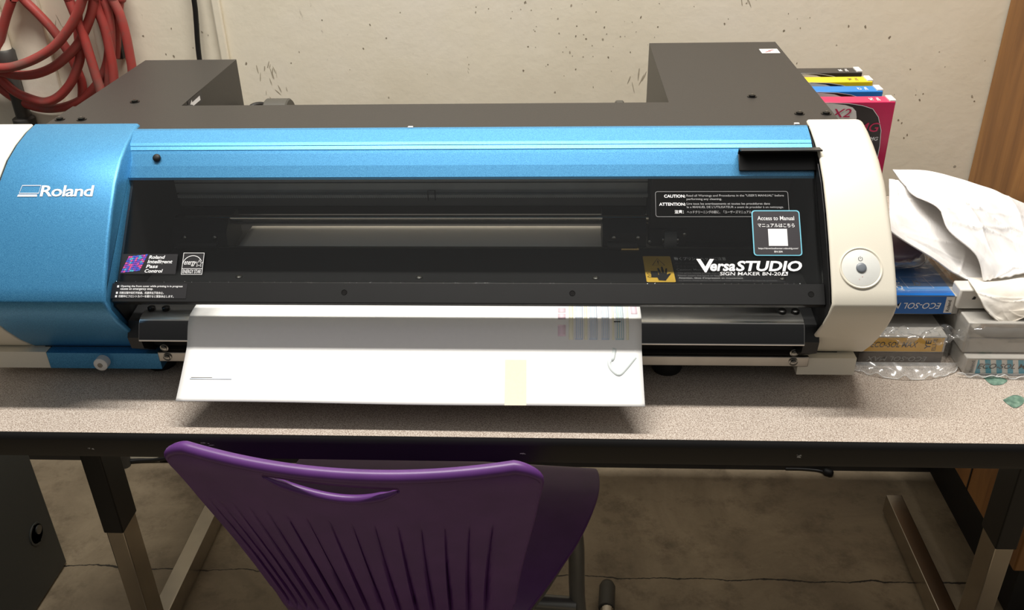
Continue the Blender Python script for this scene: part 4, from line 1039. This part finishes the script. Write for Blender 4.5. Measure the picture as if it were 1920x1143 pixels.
# ------------------------------------------------------------------ hose, pipe, cords at the left
HO = dict(
a=[(-0.905, 0.825, 0.45), (-0.912, 0.825, 0.317), (-0.916, 0.825, 0.305), (-0.934, 0.825, 0.278), (-0.952, 0.825, 0.247), (-0.968, 0.825, 0.217), (-0.987, 0.825, 0.186), (-1.03, .825, .12)],
b=[(-0.93, 0.835, 0.40), (-0.902, 0.835, 0.315), (-0.899, 0.835, 0.302), (-0.882, 0.835, 0.28), (-0.864, 0.835, 0.254), (-0.85, 0.835, 0.226), (-0.841, 0.835, 0.202), (-0.836, 0.835, 0.176), (-0.834, 0.835, 0.153), (-0.84, 0.835, 0.128), (-0.848, 0.835, 0.105), (-.87, .835, .07)],
c=[(-.745, .80, .45), (-0.758, 0.79, 0.328), (-0.768, 0.79, 0.316), (-0.786, 0.79, 0.288), (-0.81, 0.79, 0.26), (-0.844, 0.79, 0.231), (-0.885, 0.79, 0.21), (-0.929, 0.79, 0.197), (-0.965, 0.79, 0.196), (-0.986, 0.79, 0.2), (-1.03, .80, .23)],
d=[(-.74, .81, .45), (-0.755, 0.806, 0.322), (-0.759, 0.806, 0.31), (-0.77, 0.806, 0.284), (-0.788, 0.806, 0.256), (-0.808, 0.806, 0.231), (-0.831, 0.806, 0.212), (-0.863, 0.806, 0.192), (-0.898, 0.806, 0.18), (-0.932, 0.806, 0.178), (-0.964, 0.806, 0.185), (-0.979, 0.806, 0.191), (-1.02, 0.806, 0.215)],
e=[(-.800, .825, .30), (-0.808, 0.819, 0.25), (-0.812, 0.815, 0.213), (-0.824, 0.815, 0.188), (-0.845, 0.815, 0.159), (-0.874, 0.815, 0.135), (-0.902, 0.815, 0.126), (-0.929, 0.815, 0.133), (-0.953, 0.815, 0.146), (-0.973, 0.815, 0.171), (-1.0, 0.815, 0.22)],
f=[(-1.03, .832, .20), (-1.002, 0.832, 0.164), (-0.978, 0.832, 0.137), (-0.952, 0.832, 0.119), (-0.92, 0.832, 0.109), (-0.889, 0.832, 0.109), (-0.86, 0.832, 0.116), (-0.833, 0.832, 0.129), (-0.805, 0.832, 0.152), (-0.786, 0.832, 0.174), (-0.772, 0.832, 0.2), (-0.762, 0.832, 0.232), (-0.758, 0.832, 0.26), (-0.757, 0.832, 0.289), (-0.75, 0.832, 0.45)],
g=[(-.80, .81, .45), (-0.8, 0.8, 0.322), (-0.8, 0.8, 0.308), (-0.796, 0.8, 0.284), (-0.791, 0.8, 0.251), (-0.788, 0.8, 0.215), (-0.786, 0.8, 0.178), (-0.784, 0.8, 0.147), (-0.788, 0.8, 0.116), (-.81, .80, .06)],
h=[(-.765, .82, .45), (-0.762, 0.815, 0.317), (-0.762, 0.815, 0.292), (-0.757, 0.815, 0.257), (-0.757, 0.815, 0.221), (-0.759, 0.815, 0.187), (-0.764, 0.815, 0.156), (-0.772, 0.815, 0.123), (-.80, .815, .06)],
i=[(-.77, .83, .45), (-0.756, 0.825, 0.317), (-0.753, 0.825, 0.303), (-0.749, 0.825, 0.284), (-0.751, 0.825, 0.257), (-0.758, 0.825, 0.223), (-0.766, 0.825, 0.197), (-.78, .825, .15)],
j=[(-.75, .825, .45), (-0.734, 0.82, 0.318), (-0.733, 0.82, 0.303), (-0.726, 0.82, 0.277), (-0.724, 0.82, 0.241), (-0.725, 0.82, 0.209), (-0.727, 0.82, 0.181), (-0.735, 0.82, 0.143), (-.76, .82, .08)],
k=[(-.735, .84, .45), (-0.726, 0.838, 0.314), (-0.73, 0.838, 0.3), (-0.736, 0.838, 0.283), (-0.745, 0.838, 0.258), (-.76, .838, .2)])
ho = MB()
for k_ in HO: ho.tube(smoothpath(HO[k_], 8), .0082, 'red_rubber', 14)
tag(ho.build('air_hose', smooth=60), 'coiled red rubber air hose hanging on the wall above the left of the printer', 'hose')
hk = MB().box(-.7605, -.7475, .838, .857, .196, .50, 'rubber'); hk.box(-.7605, -.7475, .770, .857, .455, .47, 'rubber')
tag(hk.build('wall_hook', bevel=.002), 'black metal wall hook behind the red hose', 'hook')
pi_ = thing('wall_pipe', 'dark grey metal pipe with couplings running down the wall behind the hose', 'pipe', (-.958, .835, FLOOR))
MB().cyl((-.9615, .833, FLOOR), (-.9615, .833, .200), .0125, 'pipe_dark', 24).build('lower_pipe', pi_, smooth=40)
MB().cyl((-.9615, .833, .215), (-.9615, .833, 1.2), .0135, 'painted_wall', 24).build('upper_pipe', pi_, smooth=40, label='painted upper pipe')
MB().tube([(-.9615, .833, z) for z in (.183, .186, .214, .218)], [.0165, .018, .018, .0150], 'pipe_dark', 24).build('coupling', pi_, smooth=40)
MB().tube([(-.9615, .833, z) for z in (.068, .072, .090, .093)], [.0170, .020, .020, .015], 'pipe_dark', 24).build('coupling', pi_, smooth=40)
cbl = MB().tube(smoothpath([(-.596, .846, .60), (-.598, .846, .40), (-.5995, .845, .30), (-.603, .845, .26), (-.607, .844, .225), (-.609, .842, .19), (-.611, .838, .10), (-.612, .83, .0)], 6), .0046, 'cable_black', 12)
tag(cbl.build('power_cable', smooth=60), 'black power cable running down the wall behind the left of the printer', 'cable')
cbl = MB().tube(smoothpath([(-.4345, .545, .188), (-.425, .560, .195), (-.412, .575, .190), (-.405, .585, .165), (-.403, .59, .10), (-.403, .60, .006)], 6), .0042, 'cable_black', 12)
tag(cbl.build('printer_cable', smooth=60), 'short black cable looping out of the rear left housing', 'cable')
cbl = MB().tube(smoothpath([(-1.00, .835, FLOOR + .006), (-.9696, .8389, FLOOR + .006), (-.9342, .8450, FLOOR + .006), (-.8916, .8470, FLOOR + .008), (-.84, .845, FLOOR + .02)], 6), .0055, 'cable_black', 10)
tag(cbl.build('black_cord', smooth=60), 'black cord lying on the floor by the left table leg', 'cord')
pb = MB(); crumple(pb, -.953, .818, FLOOR + .008, .008, .008, .008, .05, .4, 'box_white', 2.0, 16, 10)
tag(pb.build('crumb', smooth=60), 'small cream lump on the floor by the black cord', 'litter')
cbl = MB().tube(smoothpath([(.55, .85, FLOOR + .004), (.5843, .85, FLOOR + .004), (.6178, .846, FLOOR + .004), (.6330, .838, FLOOR + .006)], 6), .003, 'cable_black', 10)
cbl.tube([(.630, .840, FLOOR + .008), (.634, .838, FLOOR + .008), (.646, .832, FLOOR + .008), (.650, .830, FLOOR + .008)], [.005, .0085, .0085, .004], 'rubber', 14)
tag(cbl.build('floor_plug', smooth=60), 'thin black cord ending in a round plug on the floor near the back wall', 'cord')
struct(MB().box(-2.2, .868, .850, .857, FLOOR, FLOOR + .06, 'plinth_black'), 'baseboard_back')

for o in bpy.data.objects:
    if '_at' in o: del o['_at']
